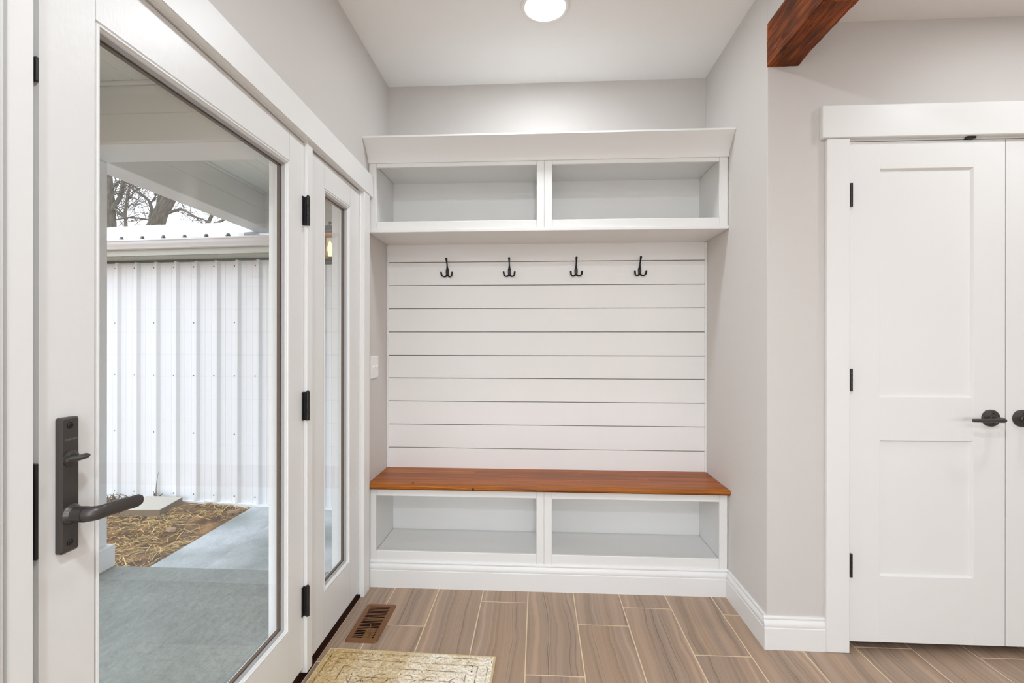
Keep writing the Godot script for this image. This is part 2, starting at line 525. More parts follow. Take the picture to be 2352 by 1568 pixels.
# ---- ceiling lights: [x, z, ceiling height, energy]
func build_ceiling_lights() -> void:
	var warm := Color(0.935, 0.967, 1.0)
	var spots := [
		[0.032, -2.06, CH, 1.0, "recessed disc light glowing in the ceiling in front of the bench niche"],
		[0.032, -0.15, CH, 2.25, "recessed disc light in the entry ceiling just ahead of the door"],
		[0.032, 1.70, CH, 4.4, "recessed disc light in the entry ceiling behind the viewer"],
		[1.92, -1.37, CH2, 0.66, "recessed disc light in the lower ceiling before the closet doors"],
	]
	for s in spots:
		var c := Vector3(s[0], s[2], s[1])
		var o := thing("ceiling_light", c - Vector3(0, 0.012, 0), s[4], "ceiling light", "recessed ceiling lights")
		part("trim_ring", Mb.new().lathe([Vector2(0.086, -0.004), Vector2(0.090, -0.009), Vector2(0.098, -0.010), Vector2(0.106, -0.006), Vector2(0.108, 0.0)], c, Vector3.UP, 40), M.plastic, o)
		part("glowing_lens", Mb.new().lathe([Vector2(0.0001, -0.005), Vector2(0.086, -0.005), Vector2(0.086, 0.0)], c, Vector3.UP, 40), M.lamp, o)
		var l := AreaLight3D.new()
		l.name = "lamp"
		l.area_size = Vector2(0.15, 0.15)
		l.area_normalize_energy = true
		l.light_energy = s[3]
		l.light_color = warm
		l.shadow_enabled = true
		l.set("area_range", 12.0)
		o.add_child(l)
		l.position = Vector3(0, -0.002, 0)
		l.rotation = Vector3(-PI / 2, 0, 0)


	# round lights out of the picture: flush domes and floor lamps, [at, energy, label, on the floor]
	var rounds := [
		[Vector3(3.30, 1.19, 0.55), 0.25, "slim floor lamp with a white globe at the right of the next room", true, "F0"],
		[Vector3(0.30, 1.19, 2.75), 2.5, "slim floor lamp with a white globe under the window behind the viewer", true, "F1"],
	]
	for q in rounds:
		var c: Vector3 = q[0]
		if q[1] <= 0.0: continue
		var p := Vector3(c.x, 0, c.z) if q[3] else c + Vector3(0, -0.11, 0)
		var fl := thing("floor_lamp" if q[3] else "dome_light", p, q[2], "floor lamp" if q[3] else "ceiling light", "lamps behind the viewer")
		if q[3]:
			part("base", Mb.new().lathe([Vector2(0.0001, 0.0), Vector2(0.15, 0.0), Vector2(0.15, 0.012), Vector2(0.02, 0.022), Vector2(0.0001, 0.022)], p, Vector3.UP, 32), M.bronze, fl)
			part("pole", Mb.new().tube([p + Vector3(0, 0.02, 0), p + Vector3(0, 1.05, 0)], [0.012, 0.012], 14), M.bronze, fl)
			part("globe", Mb.new().ball(c, 0.145, 32), M.globe, fl)
		else:
			part("globe", Mb.new().ball(c, 0.11, 32), M.globe, fl)
			part("mount", Mb.new().lathe([Vector2(0.07, 0.0), Vector2(0.07, 0.05), Vector2(0.0001, 0.05)], c + Vector3(0, 0.095, 0), Vector3.UP, 28), M.plastic, fl)
		var l := OmniLight3D.new()
		l.name = "lamp"
		l.light_energy = q[1]; l.light_color = warm; l.light_size = 0.1; l.shadow_enabled = true; l.omni_range = 14.0; l.omni_attenuation = 2.0
		fl.add_child(l)
		l.position = c - p


func build_shell() -> void:
	var w := Mb.new()
	w.box(Vector3(LX - 0.114, -0.05, BZ - 1.75), Vector3(LX, 2.9, -2.30), 0.0)
	w.box(Vector3(LX - 0.114, 2.02, -2.30), Vector3(LX, 2.9, -0.62), 0.0)
	w.box(Vector3(LX - 0.114, -0.05, -0.62), Vector3(LX, 2.9, 3.2), 0.0)
	obj("wall_left", w, M.wall, "grey painted left wall around the glazed exterior door", "wall", "", "structure")
	var back := thing("wall_back", Vector3(0, 0, BZ), "grey painted back wall of the bench niche with white shiplap boards", "wall", "", "structure")
	part("plaster", cbox(LX - 0.05, RX + 0.1, -0.05, 2.9, BZ, BZ - 0.12, 0.0), M.wall, back)
	part("backing", cbox(LX, RX, 0.49, 1.80, BZ, BZ + 0.002, 0.0), M.seam, back)
	# nine joints between the shiplap boards
	var joints := [0.50, 0.6341, 0.7676, 0.8998, 1.0308, 1.1605, 1.294, 1.4262, 1.5585, 1.6907, 1.802]
	for i in joints.size() - 1:
		part("shiplap_board", cbox(LX + 0.001, RX - 0.001, joints[i] + 0.0018, joints[i + 1] - 0.0018, BZ + 0.001, BZ + 0.016, 0.001), M.ship, back)
	obj("trim_1", cbox(LX + 0.0005, LX + 0.010, 0.522, 1.789, BZ + 0.0165, BZ + 0.028), M.white, "thin white corner batten at the left end of the shiplap", "trim", "", "structure")
	obj("trim_2", cbox(RX - 0.010, RX - 0.0005, 0.522, 1.789, BZ + 0.0165, BZ + 0.028), M.white, "thin white corner batten at the right end of the shiplap", "trim", "", "structure")
	w = Mb.new()
	w.prism(PackedVector2Array([Vector2(RX, BZ - 0.12), Vector2(RX, CZ - 0.004), Vector2(RX + 0.0012, CZ - 0.0012), Vector2(RX + 0.004, CZ), Vector2(1.20, CZ), Vector2(1.20, CZ - 0.10), Vector2(RX + 0.10, CZ - 0.10), Vector2(RX + 0.10, BZ - 0.12)]), Vector3(0, -0.05, 0), Vector3(1, 0, 0), Vector3(0, 0, 1), Vector3(0, 2.95, 0), 0.6)
	w.box(Vector3(RX, CH2, CZ), Vector3(RX + 0.11, 2.9, 3.2), 0.0)
	obj("wall_niche", w, M.wall, "grey painted wall at the right of the bench niche with its outside corner", "wall", "", "structure")
	w = Mb.new()
	w.box(Vector3(1.20, 2.06, CZ - 0.10), Vector3(2.50, 2.9, CZ), 0.0)
	w.box(Vector3(2.50, -0.05, CZ - 0.10), Vector3(4.62, 2.9, CZ), 0.0)
	obj("wall_closet", w, M.wall, "grey painted wall above and around the white closet doors", "wall", "", "structure")
	obj("wall_right", cbox(4.5, 4.62, -0.05, 2.9, CZ, 3.2, 0.0), M.wall, "grey painted far right wall of the next room", "wall", "", "structure")
	w = Mb.new()
	w.box(Vector3(LX - 0.114, -0.05, 3.2), Vector3(-0.2, 2.9, 3.32), 0.0)
	w.box(Vector3(3.6, -0.05, 3.2), Vector3(4.62, 2.9, 3.32), 0.0)
	w.box(Vector3(-0.2, -0.05, 3.2), Vector3(3.6, 0.75, 3.32), 0.0)
	w.box(Vector3(-0.2, 2.25, 3.2), Vector3(3.6, 2.9, 3.32), 0.0)
	var wf := Mb.new()
	for q in [[-0.2, -0.14, 0.75, 2.25], [3.54, 3.6, 0.75, 2.25], [-0.14, 3.54, 0.75, 0.82], [-0.14, 3.54, 2.18, 2.25], [1.09, 1.15, 0.82, 2.18], [2.30, 2.36, 0.82, 2.18]]:
		wf.box(Vector3(q[0], q[2], 3.22), Vector3(q[1], q[3], 3.29), 0.002)
	obj("window_2", wf, M.white, "wide white framed window in the wall behind the viewer", "window", "", "structure")
	obj("wall_behind", w, M.wall, "grey painted wall behind the viewer", "wall", "", "structure")
	w = Mb.new()
	w.box(Vector3(1.0, -0.06, CZ - 0.85), Vector3(2.7, 2.9, CZ - 0.72), 0.0)
	w.box(Vector3(1.032, -0.06, CZ - 0.72), Vector3(1.19, 2.9, CZ - 0.1005), 0.0)
	w.box(Vector3(2.52, -0.06, CZ - 0.72), Vector3(2.7, 2.9, CZ - 0.1005), 0.0)
	w.box(Vector3(1.19, 2.45, CZ - 0.72), Vector3(2.52, 2.55, CZ - 0.1005), 0.0)
	obj("wall_closet_inside", w, M.wall, "dim wall inside the closet behind the white double doors", "wall", "", "structure")
	obj("ceiling", cbox(LX - 0.114, RX + 0.05, CH, CH + 0.12, BZ - 0.12, 3.3, 0.0), M.ceil, "white painted ceiling over the entry and bench niche", "ceiling", "", "structure")
	obj("ceiling_lower", cbox(RX + 0.05, 4.62, CH2, CH2 + 0.12, CZ - 0.1, 3.3, 0.0), M.ceil, "white painted lower ceiling in front of the closet doors", "ceiling", "", "structure")
	# baseboards: Vector2(projection, height)
	var prof := PackedVector2Array([Vector2(0, 0), Vector2(0.016, 0), Vector2(0.016, 0.0855), Vector2(0.0125, 0.0875), Vector2(0.0138, 0.0905), Vector2(0.0148, 0.095), Vector2(0.0146, 0.101), Vector2(0.0122, 0.109), Vector2(0.0085, 0.1145), Vector2(0.0062, 0.1168), Vector2(0.0078, 0.119), Vector2(0.0088, 0.1225), Vector2(0.0082, 0.127), Vector2(0.006, 0.1305), Vector2(0, 0.1308)])
	obj("baseboard_back", Mb.new().prism(prof, Vector3(LX + 0.0005, 0, FZ), Vector3(0, 0, 1), Vector3.UP, Vector3(RX - LX - 0.001, 0, 0), 0.75), M.white, "white moulded baseboard along the foot of the hall bench", "baseboard", "", "structure")
	obj("baseboard_right", Mb.new().prism(prof, Vector3(RX, 0, CZ - 0.0002), Vector3(-1, 0, 0), Vector3.UP, Vector3(0, 0, FZ - CZ + 0.0175), 0.75), M.white, "white moulded baseboard on the right wall of the niche", "baseboard", "", "structure")
	obj("baseboard_closet", Mb.new().prism(prof, Vector3(RX - 0.016, 0, CZ), Vector3(0, 0, 1), Vector3.UP, Vector3(1.1545 - RX + 0.016, 0, 0), 0.75), M.white, "short white moulded baseboard between outside corner and closet casing", "baseboard", "", "structure")
	# hewn beam along the edge of the lower ceiling
	var bo := thing("ceiling_beam", Vector3(RX + 0.06, 2.355, -0.5), "rough hewn reddish brown wooden beam under the ceiling edge", "beam", "", "")
	var b := Mb.new()
	var x0 := RX - 0.002
	var x1 := RX + 0.122
	var y0 := 2.3545
	var y1 := CH2 - 0.001
	var nz := 150
	var per := []
	for k in 9: per.append(Vector2(x0, lerpf(y1, y0, k / 9.0)))
	for k in 7: per.append(Vector2(lerpf(x0, x1, k / 7.0), y0))
	for k in 9: per.append(Vector2(x1, lerpf(y0, y1, k / 9.0)))
	per.append(Vector2(x1, y1))
	var f1 := fnl(51, 1.0, 4)
	var rings := []
	for i in nz + 1:
		var z := lerpf(CZ + 0.001, 3.19, pow(i / float(nz), 1.6))
		var ring := []
		for k in per.size():
			var p: Vector2 = per[k]
			var c := Vector2((x0 + x1) / 2, (y0 + y1) / 2)
			var d := (p - c)
			var edge := minf(minf(absf(p.x - x0), absf(p.x - x1)), minf(absf(p.y - y0), 9.0))
			var corner := exp(-pow(minf(minf((p - Vector2(x0, y0)).length(), (p - Vector2(x1, y0)).length()), 1.0) / 0.016, 2.0))
			var q := f1.get_noise_3d(p.x * 22.0, p.y * 22.0, z * 3.2) * 0.006 + f1.get_noise_3d(p.x * 60.0 + 9.0, p.y * 60.0, z * 9.0) * 0.0032
			q -= corner * (0.003 + 0.005 * smoothstep(CZ, CZ + 0.1, z)) * 0.6 * (1.0 + f1.get_noise_2d(z * 4.0, k * 0.3))
			q *= 0.25 + 0.75 * smoothstep(CZ, CZ + 0.05, z)
			if p.y > y1 - 0.004: q = 0.0
			ring.append(Vector3(p.x + d.normalized().x * q, p.y + d.normalized().y * q, z))
		rings.append(ring)
	for i in nz:
		var run := 0.0
		for k in per.size() - 1:
			var l: float = (per[k + 1] - per[k]).length()
			var a: Vector3 = rings[i][k]
			var bb: Vector3 = rings[i][k + 1]
			var cc: Vector3 = rings[i + 1][k + 1]
			var dd: Vector3 = rings[i + 1][k]
			var m := (bb - a).cross(dd - a).normalized()
			if m.dot(Vector3((a.x + cc.x) / 2 - (x0 + x1) / 2, (a.y + cc.y) / 2 - (y0 + y1) / 2, 0)) < 0: m = -m
			b.squad([a, bb, cc, dd], [m, m, m, m], [Vector2(a.z / 1.6, run / 0.7), Vector2(a.z / 1.6, (run + l) / 0.7), Vector2(cc.z / 1.6, (run + l) / 0.7), Vector2(cc.z / 1.6, run / 0.7)])
			run += l
	part("timber", b, M.beam, bo)
	part("shim", cbox(x0 - 0.001, x0 + 0.012, 2.45, y1 - 0.001, CZ + 0.001, CZ + 0.012), M.stave2, bo)


func build_floor() -> void:
	var vx0 := -0.790
	var vx1 := -0.665
	var vz0 := -2.174
	var vz1 := -1.910
	var f := thing("floor", Vector3(0, -0.06, 0), "floor of long veined taupe tiles with tan grout joints", "floor", "", "structure")
	var g := Mb.new()
	g.box(Vector3(-0.856, -0.06, BZ), Vector3(4.55, -0.0007, vz0), 0.0)
	g.box(Vector3(-0.856, -0.06, vz1), Vector3(4.55, -0.0007, 3.25), 0.0)
	g.box(Vector3(-0.856, -0.06, vz0), Vector3(vx0, -0.0007, vz1), 0.0)
	g.box(Vector3(vx1, -0.06, vz0), Vector3(4.55, -0.0007, vz1), 0.0)
	part("grout", g, M.grout, f)
	var known := {-1: -1.782, 0: -2.029, 1: -1.62, 2: -2.238, 3: -1.755, 4: -2.079, 5: -2.223, 6: -1.903, 7: -2.190, 8: -1.70, 9: -1.988, 10: -1.67, 11: -1.947}
	var len_ := 0.9
	var r := RandomNumberGenerator.new()
	r.seed = 8
	for c in range(-1, 25):
		var xa := -0.7115 + 0.2222 * c
		var xb := xa + 0.2222
		if c == -1: xa = -0.856
		var base: float = known.get(c, -2.0 + r.randf() * 0.9)
		var zs := []
		var z := base
		while z > BZ: z -= len_
		while z < 3.2:
			var za := maxf(z, BZ + 0.005)
			var zb := minf(z + len_, 3.19)
			z += len_
			if xa > RX - 0.05 and zb < CZ - 0.75: continue
			if xa > RX and za < CZ - 0.76: za = CZ - 0.76
			if xa > 2.7 and za < CZ: za = CZ - 0.02
			if zb - za < 0.02: continue
			zs.append([za, zb])
		for s in zs:
			var t := Mb.new()
			t.uvo = Vector2.ZERO
			var slot := r.randi() % 4
			var vo := r.randf() * 2.0
			var flip := r.randf() < 0.5
			var a := Vector3(xa + 0.0024, -0.008, s[0] + 0.0024)
			var bq := Vector3(xb - 0.0024, 0.0, s[1] - 0.0024)
			if a.x < vx1 and bq.x > vx0 and a.z < vz1 and bq.z > vz0:
				if a.z < vz0: t.box(a, Vector3(bq.x, 0, vz0), 0.0)
				if bq.z > vz1: t.box(Vector3(a.x, a.y, vz1), bq, 0.0)
				var m0 := maxf(a.z, vz0)
				var m1 := minf(bq.z, vz1)
				if a.x < vx0: t.box(Vector3(a.x, a.y, m0), Vector3(vx0, 0, m1), 0.0)
				if bq.x > vx1: t.box(Vector3(vx1, a.y, m0), Vector3(bq.x, 0, m1), 0.0)
			else:
				t.box(a, bq, 0.0006)
			for i in t.v.size():
				var u := clampf((t.v[i].x - (xb - 0.2222)) / 0.2222, 0.004, 0.996)
				if flip: u = 1.0 - u
				t.t[i] = Vector2((slot + u) / 4.0, t.v[i].z / 2.0 + vo)
			part("tile", t, M.tile, f)


# bead round a pane: Vector2(inset, x)
func glazing(parent: Node3D, z0: float, z1: float, y0: float, y1: float) -> void:
	part("glazing_bead", Mb.new().ring_x(z0, z1, y0, y1, [Vector2(0, DX), Vector2(0.0012, DX - 0.003), Vector2(0.0035, DX - 0.003), Vector2(0.0045, DX + 0.0005), Vector2(0.008, DX + 0.001), Vector2(0.0095, DX - 0.004), Vector2(0.013, DX - 0.006), Vector2(0.0135, DX - 0.0100)]), M.white, parent)
	part("gasket", Mb.new().ring_x(z0, z1, y0, y1, [Vector2(0.0135, DX - 0.0100), Vector2(0.0150, DX - 0.0112), Vector2(0.0155, DX - 0.0130), Vector2(0.0175, DX - 0.0138), Vector2(0.0180, DX - 0.0160), Vector2(0.0195, DX - 0.0168), Vector2(0.0195, DX - 0.0205)]), M.gasket, parent)
	part("spacer", Mb.new().ring_x(z0 + 0.0195, z1 - 0.0195, y0 + 0.0195, y1 - 0.0195, [Vector2(0.0, DX - 0.0195), Vector2(0.004, DX - 0.0205), Vector2(0.004, DX - 0.0320)]), M.spacer, parent)
	part("glass_pane", cbox(DX - 0.0210, DX - 0.0206, y0 + 0.019, y1 - 0.019, z0 + 0.019, z1 - 0.019, 0.0), M.glass, parent)
	part("outer_glass_pane", cbox(DX - 0.0330, DX - 0.0326, y0 + 0.019, y1 - 0.019, z0 + 0.019, z1 - 0.019, 0.0), M.glass, parent)
	part("outer_bead", Mb.new().ring_x(z0, z1, y0, y1, [Vector2(0.0195, DX - 0.0335), Vector2(0.016, DX - 0.040), Vector2(0.012, DX - 0.045), Vector2(0, DX - 0.0455)], Vector3.LEFT), M.clad, parent)


func slab_x(z0: float, z1: float, y0: float, y1a: float, y1b: float) -> Mb:
	# board of the door between depth z0 and z1, top edge sloping from y1a at z0 to y1b at z1
	var poly := PackedVector2Array([Vector2(z0, y0), Vector2(z1, y0), Vector2(z1, y1b), Vector2(z0, y1a)])
	var e := 0.0008
	var p2 := PackedVector2Array([Vector2(z0 + e, y0 + e), Vector2(z1 - e, y0 + e), Vector2(z1 - e, y1b - e), Vector2(z0 + e, y1a - e)])
	var m := Mb.new()
	m.prism(poly, Vector3(DX - 0.045, 0, 0), Vector3(0, 0, 1), Vector3.UP, Vector3(0.0444, 0, 0), 0.0, false)
	m.prism(p2, Vector3(DX - 0.0455, 0, 0), Vector3(0, 0, 1), Vector3.UP, Vector3(0.0455, 0, 0))
	return m


func screw_x(parent: Node3D, p: Vector3, r: float, m: Material) -> void:
	var b := Mb.new()
	b.lathe([Vector2(0.0001, 0.0012), Vector2(r * 0.7, 0.001), Vector2(r, 0.0)], p, Vector3.RIGHT, 16)
	var s := part("screw", b, m, parent)
	part("screw_slot", Mb.new().box(p + Vector3(0.0008, -r * 0.62, -r * 0.16), p + Vector3(0.0015, r * 0.62, r * 0.16), 0.0).box(p + Vector3(0.0008, -r * 0.16, -r * 0.62), p + Vector3(0.0015, r * 0.16, r * 0.62), 0.0), M.dark, s)


func build_exterior_door() -> void:
	var top := func(z: float) -> float: return lerpf(1.9705, 1.9955, (z + 1.6968) / 0.92)
	var d := thing("door_1", Vector3(DX - 0.02, 0.036, -1.233), "white exterior door with one tall glass pane and dark lever handle", "door", "", "structure")
	var za := -1.6968
	var zb := -0.7695
	var b0 := 0.2272
	var b1 := 1.8675
	var zl := -0.8745
	var zr := -1.5956
	part("stile", slab_x(zl + 0.0004, zb, 0.036, top.call(zl), top.call(zb)), M.door, d)
	part("stile", slab_x(za, zr - 0.0004, 0.036, top.call(za), top.call(zr)), M.door, d)
	part("rail", slab_x(zr + 0.0004, zl - 0.0004, 0.036, b0, b0), M.door, d)
	part("rail", slab_x(zr + 0.0004, zl - 0.0004, b1, top.call(zr), top.call(zl)), M.door, d)
	glazing(d, zr, zl, b0, b1)
	# three hinges on the post between door and sidelight
	for h in [[1.666, 1.774], [0.948, 1.054], [0.227, 0.337]]:
		var hb := Mb.new()
		for k in 3:
			var ya: float = lerpf(h[0], h[1], k / 3.0) + 0.0006
			var yb: float = lerpf(h[0], h[1], (k + 1) / 3.0) - 0.0006
			hb.lathe([Vector2(0.0001, 0), Vector2(0.0066, 0.0), Vector2(0.0066, yb - ya), Vector2(0.0001, yb - ya)], Vector3(DX + 0.0165, ya, -1.6955), Vector3.UP, 14)
		hb.lathe([Vector2(0.0001, 0), Vector2(0.0052, 0.0), Vector2(0.004, 0.004), Vector2(0.0001, 0.005)], Vector3(DX + 0.0165, h[1], -1.6955), Vector3.UP, 12)
		hb.box(Vector3(DX - 0.002, h[0] + 0.001, -1.697), Vector3(DX + 0.0035, h[1] - 0.001, -1.6815), 0.0005)
		hb.box(Vector3(DX + 0.0035, h[0] + 0.001, -1.697), Vector3(DX + 0.0165, h[1] - 0.001, -1.694), 0.0005)
		part("hinge", hb, M.black, d)
	# lock plates in the gap at the left edge
	for y in [[1.6877, 1.7297], [0.8624, 1.0283]]:
		part("latch_plate", cbox(DX - 0.022, DX + 0.0016, y[0], y[1], -0.7695, -0.7645, 0.001), M.black, d)
	# handle set
	var px := DX + 0.0115
	var pc := -0.8158
	var plate := Mb.new()
	var rr := PackedVector2Array()
	var hw := 0.0172
	var y0 := 0.8555
	var y1 := 1.1012
	for c in [[hw - 0.005, y1 - 0.005, 0], [-hw + 0.005, y1 - 0.005, 1], [-hw + 0.005, y0 + 0.005, 2], [hw - 0.005, y0 + 0.005, 3]]:
		for k in 5:
			var a: float = (c[2] + k / 4.0) * PI / 2
			rr.append(Vector2(c[0] + 0.005 * cos(a), c[1] + 0.005 * sin(a)))
	plate.prism(rr, Vector3(DX, 0, pc), Vector3(0, 0, -1), Vector3.UP, Vector3(0.0085, 0, 0), 0.6)
	var rr2 := PackedVector2Array()
	for p in rr: rr2.append(Vector2(p.x * (hw - 0.003) / hw, (p.y - (y0 + y1) / 2) * (1 - 0.003 / 0.123) + (y0 + y1) / 2))
	for i in rr.size():
		var j := (i + 1) % rr.size()
		var q := func(p: Vector2, x: float) -> Vector3: return Vector3(x, p.y, pc - p.x)
		plate.quad_auto(q.call(rr[i], DX + 0.0085), q.call(rr[j], DX + 0.0085), q.call(rr2[j], px), q.call(rr2[i], px), Vector3(1, (rr[i].y - 0.978) * 8.0, -rr[i].x * 60.0))
	plate.prism(rr2, Vector3(DX + 0.002, 0, pc), Vector3(0, 0, -1), Vector3.UP, Vector3(0.0095, 0, 0), 0.6)
	var hs := part("handle_plate", plate, M.bronze, d, false, "dark bronze handle plate with lever and thumb turn")
	screw_x2(hs, Vector3(px, 1.0865, pc + 0.0015), 0.0058)
	screw_x2(hs, Vector3(px, 0.8735, pc + 0.0015), 0.0058)
	var tm := TextMesh.new()
	tm.text = "Andersen"
	tm.font_size = 16; tm.pixel_size = 0.0055 / 16.0; tm.depth = 0.0004
	var sf := SystemFont.new()
	sf.font_names = PackedStringArray(["Droid Sans"])
	tm.font = sf
	var tn := MeshInstance3D.new()
	tn.name = "lettering"
	tn.mesh = tm
	tn.material_override = M.letter
	hs.add_child(tn)
	tn.position = Vector3(px + 0.0001, 1.0615, pc - 0.0005) - wpos(hs)
	tn.rotation = Vector3(0, PI / 2, 0)
	# thumb turn: oval base and flat paddle
	var th := Mb.new()
	th.lathe([Vector2(0.0145, 0.0), Vector2(0.0145, 0.002), Vector2(0.009, 0.0045), Vector2(0.0001, 0.005)], Vector3(px, 1.0265, pc), Vector3.RIGHT, 24)
	th.tube([Vector3(px + 0.003, 1.0275, pc), Vector3(px + 0.012, 1.0275, pc)], [0.006, 0.006], 14)
	var pts := []
	var rad := []
	for k in 9:
		var u := k / 8.0
		pts.append(Vector3(px + 0.013 + 0.003 * sin(PI * u), 1.0275, pc + 0.0195 - 0.039 * u))
		rad.append(Vector2(lerpf(0.0046, 0.0086, sin(PI * u)), 0.0052 if k % 8 else 0.0035))
	th.tube(pts, rad, 14)
	part("thumb_turn", th, M.bronze, hs)
	# lever: collar, neck, then a flattened blade running along the door
	var lv := Mb.new()
	var ly := 0.9245
	lv.lathe([Vector2(0.0185, 0.0), Vector2(0.0185, 0.003), Vector2(0.0165, 0.006), Vector2(0.0142, 0.010), Vector2(0.0142, 0.030)], Vector3(px, ly, pc), Vector3.RIGHT, 26)
	pts = []; rad = []
	for k in 8:
		var a := k / 7.0 * PI / 2
		pts.append(Vector3(px + 0.028 + 0.018 * sin(a), ly, pc - 0.018 * (1 - cos(a))))
		rad.append(Vector2(lerpf(0.0138, 0.0085, k / 7.0), lerpf(0.0138, 0.0125, k / 7.0)))
	for k in 11:
		var u := (k + 1) / 11.0
		pts.append(Vector3(px + 0.046 - 0.002 * sin(u * PI) + 0.002 * u, ly - 0.006 * u, pc - 0.018 - 0.082 * u))
		rad.append(Vector2(lerpf(0.0085, 0.0045, minf(1.0, u * 1.4)), 0.0125 if k < 9 else (0.0122 if k == 9 else 0.0085)))
	lv.tube(pts, rad, 18)
	part("lever", lv, M.bronze, hs)

	# sidelight to the right of the door
	var s := thing("window_1", Vector3(DX - 0.02, 0.032, -1.99), "white narrow fixed sidelight with one slim glass pane beside the exterior door", "sidelight", "", "structure")
	var sa := -2.2363
	var sb := -1.7450
	part("stile", slab_x(-1.8605, sb, 0.032, 1.966, 1.966), M.door, s)
	part("stile", slab_x(sa, -2.1265, 0.032, 1.966, 1.966), M.door, s)
	part("rail", slab_x(-2.1261, -1.8609, 0.032, 0.2205, 0.2205), M.door, s)
	part("rail", slab_x(-2.1261, -1.8609, 1.8605, 1.966, 1.966), M.door, s)
	glazing(s, -2.1265, -1.8605, 0.2205, 1.8605)

	# frame: posts, head, casing, header
	obj("trim_3", cbox(-0.850, -0.997, 0.014, 1.99, -1.7415, -1.6995), M.white, "white post between the exterior door and the narrow sidelight", "trim", "", "structure")
	obj("trim_4", cbox(-0.8545, -0.997, 0.014, 1.985, -2.30, -2.2385), M.white, "white jamb at the right edge of the sidelight", "trim", "", "structure")
	var lp := Mb.new()
	lp.box(Vector3(-0.997, 0.0, -0.7528), Vector3(-0.850, 2.06, -0.7135), 0.0025)
	lp.box(Vector3(-0.997, 0.0, -0.7145), Vector3(-0.860, 2.06, -0.7015), 0.001)
	lp.box(Vector3(-0.930, 0.0, -0.7075), Vector3(-0.850, 2.06, -0.7012), 0.002)
	lp.box(Vector3(-0.930, 0.0, -0.7020), Vector3(-0.866, 2.06, -0.694), 0.001)
	lp.box(Vector3(-0.930, 0.0, -0.6945), Vector3(-0.842, 2.06, -0.60), 0.002)
	lp.box(Vector3(-0.997, 0.0, -0.7640), Vector3(-0.900, 2.0, -0.7500), 0.0005)
	obj("trim_5", lp, M.white, "white moulded jamb and casing left of the exterior door", "trim", "", "structure")
	obj("trim_6", cbox(-0.8568, -0.997, 1.974, 2.03, -2.239, -1.742), M.white, "white head jamb over the sidelight under the header", "trim", "", "structure")
	var hj := Mb.new()
	hj.prism(PackedVector2Array([Vector2(-1.6995, 1.9745), Vector2(-0.753, 1.9995), Vector2(-0.753, 2.06), Vector2(-1.6995, 2.03)]), Vector3(-0.997, 0, 0), Vector3(0, 0, 1), Vector3.UP, Vector3(0.1402, 0, 0))
	obj("trim_7", hj, M.white, "white head jamb over the exterior door under the header", "trim", "", "structure")
	obj("trim_8", cbox(-0.838, LX, 0.0, 1.9725, -2.3155, -2.2435, 0.0018), M.white, "flat white door casing between the sidelight and the hall bench", "trim", "", "structure")
	# header board over the whole unit, dipping slightly towards the bench
	var hz0 := -2.3502
	var hz1 := -0.35
	var sl := 0.0225
	var hd := Mb.new()
	for q in [[0.0, 0.0022], [0.0018, 0.0]]:
		var e: float = q[0]
		hd.prism(PackedVector2Array([Vector2(hz0 + e, 1.9665 + e), Vector2(hz1, 1.9665 + sl * 2.0 + e), Vector2(hz1, 2.0765 + sl * 2.05 - e), Vector2(hz0 + e, 2.0765 - e)]), Vector3(LX + 0.0002, 0, 0), Vector3(0, 0, 1), Vector3.UP, Vector3(0.0246 - q[1], 0, 0))
	obj("trim_9", hd, M.white, "wide flat white header board above exterior door and sidelight", "trim", "", "structure")
	var sill := Mb.new()
	sill.box(Vector3(-1.02, -0.09, -2.30), Vector3(-0.8565, -0.012, -0.65), 0.001)
	sill.box(Vector3(-0.905, -0.012, -2.239), Vector3(-0.874, 0.031, -0.76), 0.001)
	obj("trim_10", sill, M.sill, "dark brown sill in the gap below the exterior door", "trim", "", "structure")


func screw_x2(parent: Node3D, p: Vector3, r: float) -> void:
	var b := Mb.new()
	b.lathe([Vector2(r, 0.0), Vector2(r, 0.0008), Vector2(r * 0.86, 0.0004), Vector2(r * 0.8, -0.0002)], p, Vector3.RIGHT, 18)
	b.lathe([Vector2(r * 0.8, -0.0002), Vector2(r * 0.55, 0.0013), Vector2(0.0001, 0.0016)], p, Vector3.RIGHT, 18)
	for k in 2:
		var a := Vector3(0.0012, r * 0.5, r * 0.13) if k == 0 else Vector3(0.0012, r * 0.13, r * 0.5)
		b.box(p + Vector3(0.0010, -a.y, -a.z), p + Vector3(0.0019, a.y, a.z), 0.0)
	part("screw", b, M.black, parent)


func frame_board(x0: float, x1: float, y0: float, y1: float) -> Mb:
	return cbox(x0, x1, y0, y1, FZ - 0.018, FZ, 0.0022)


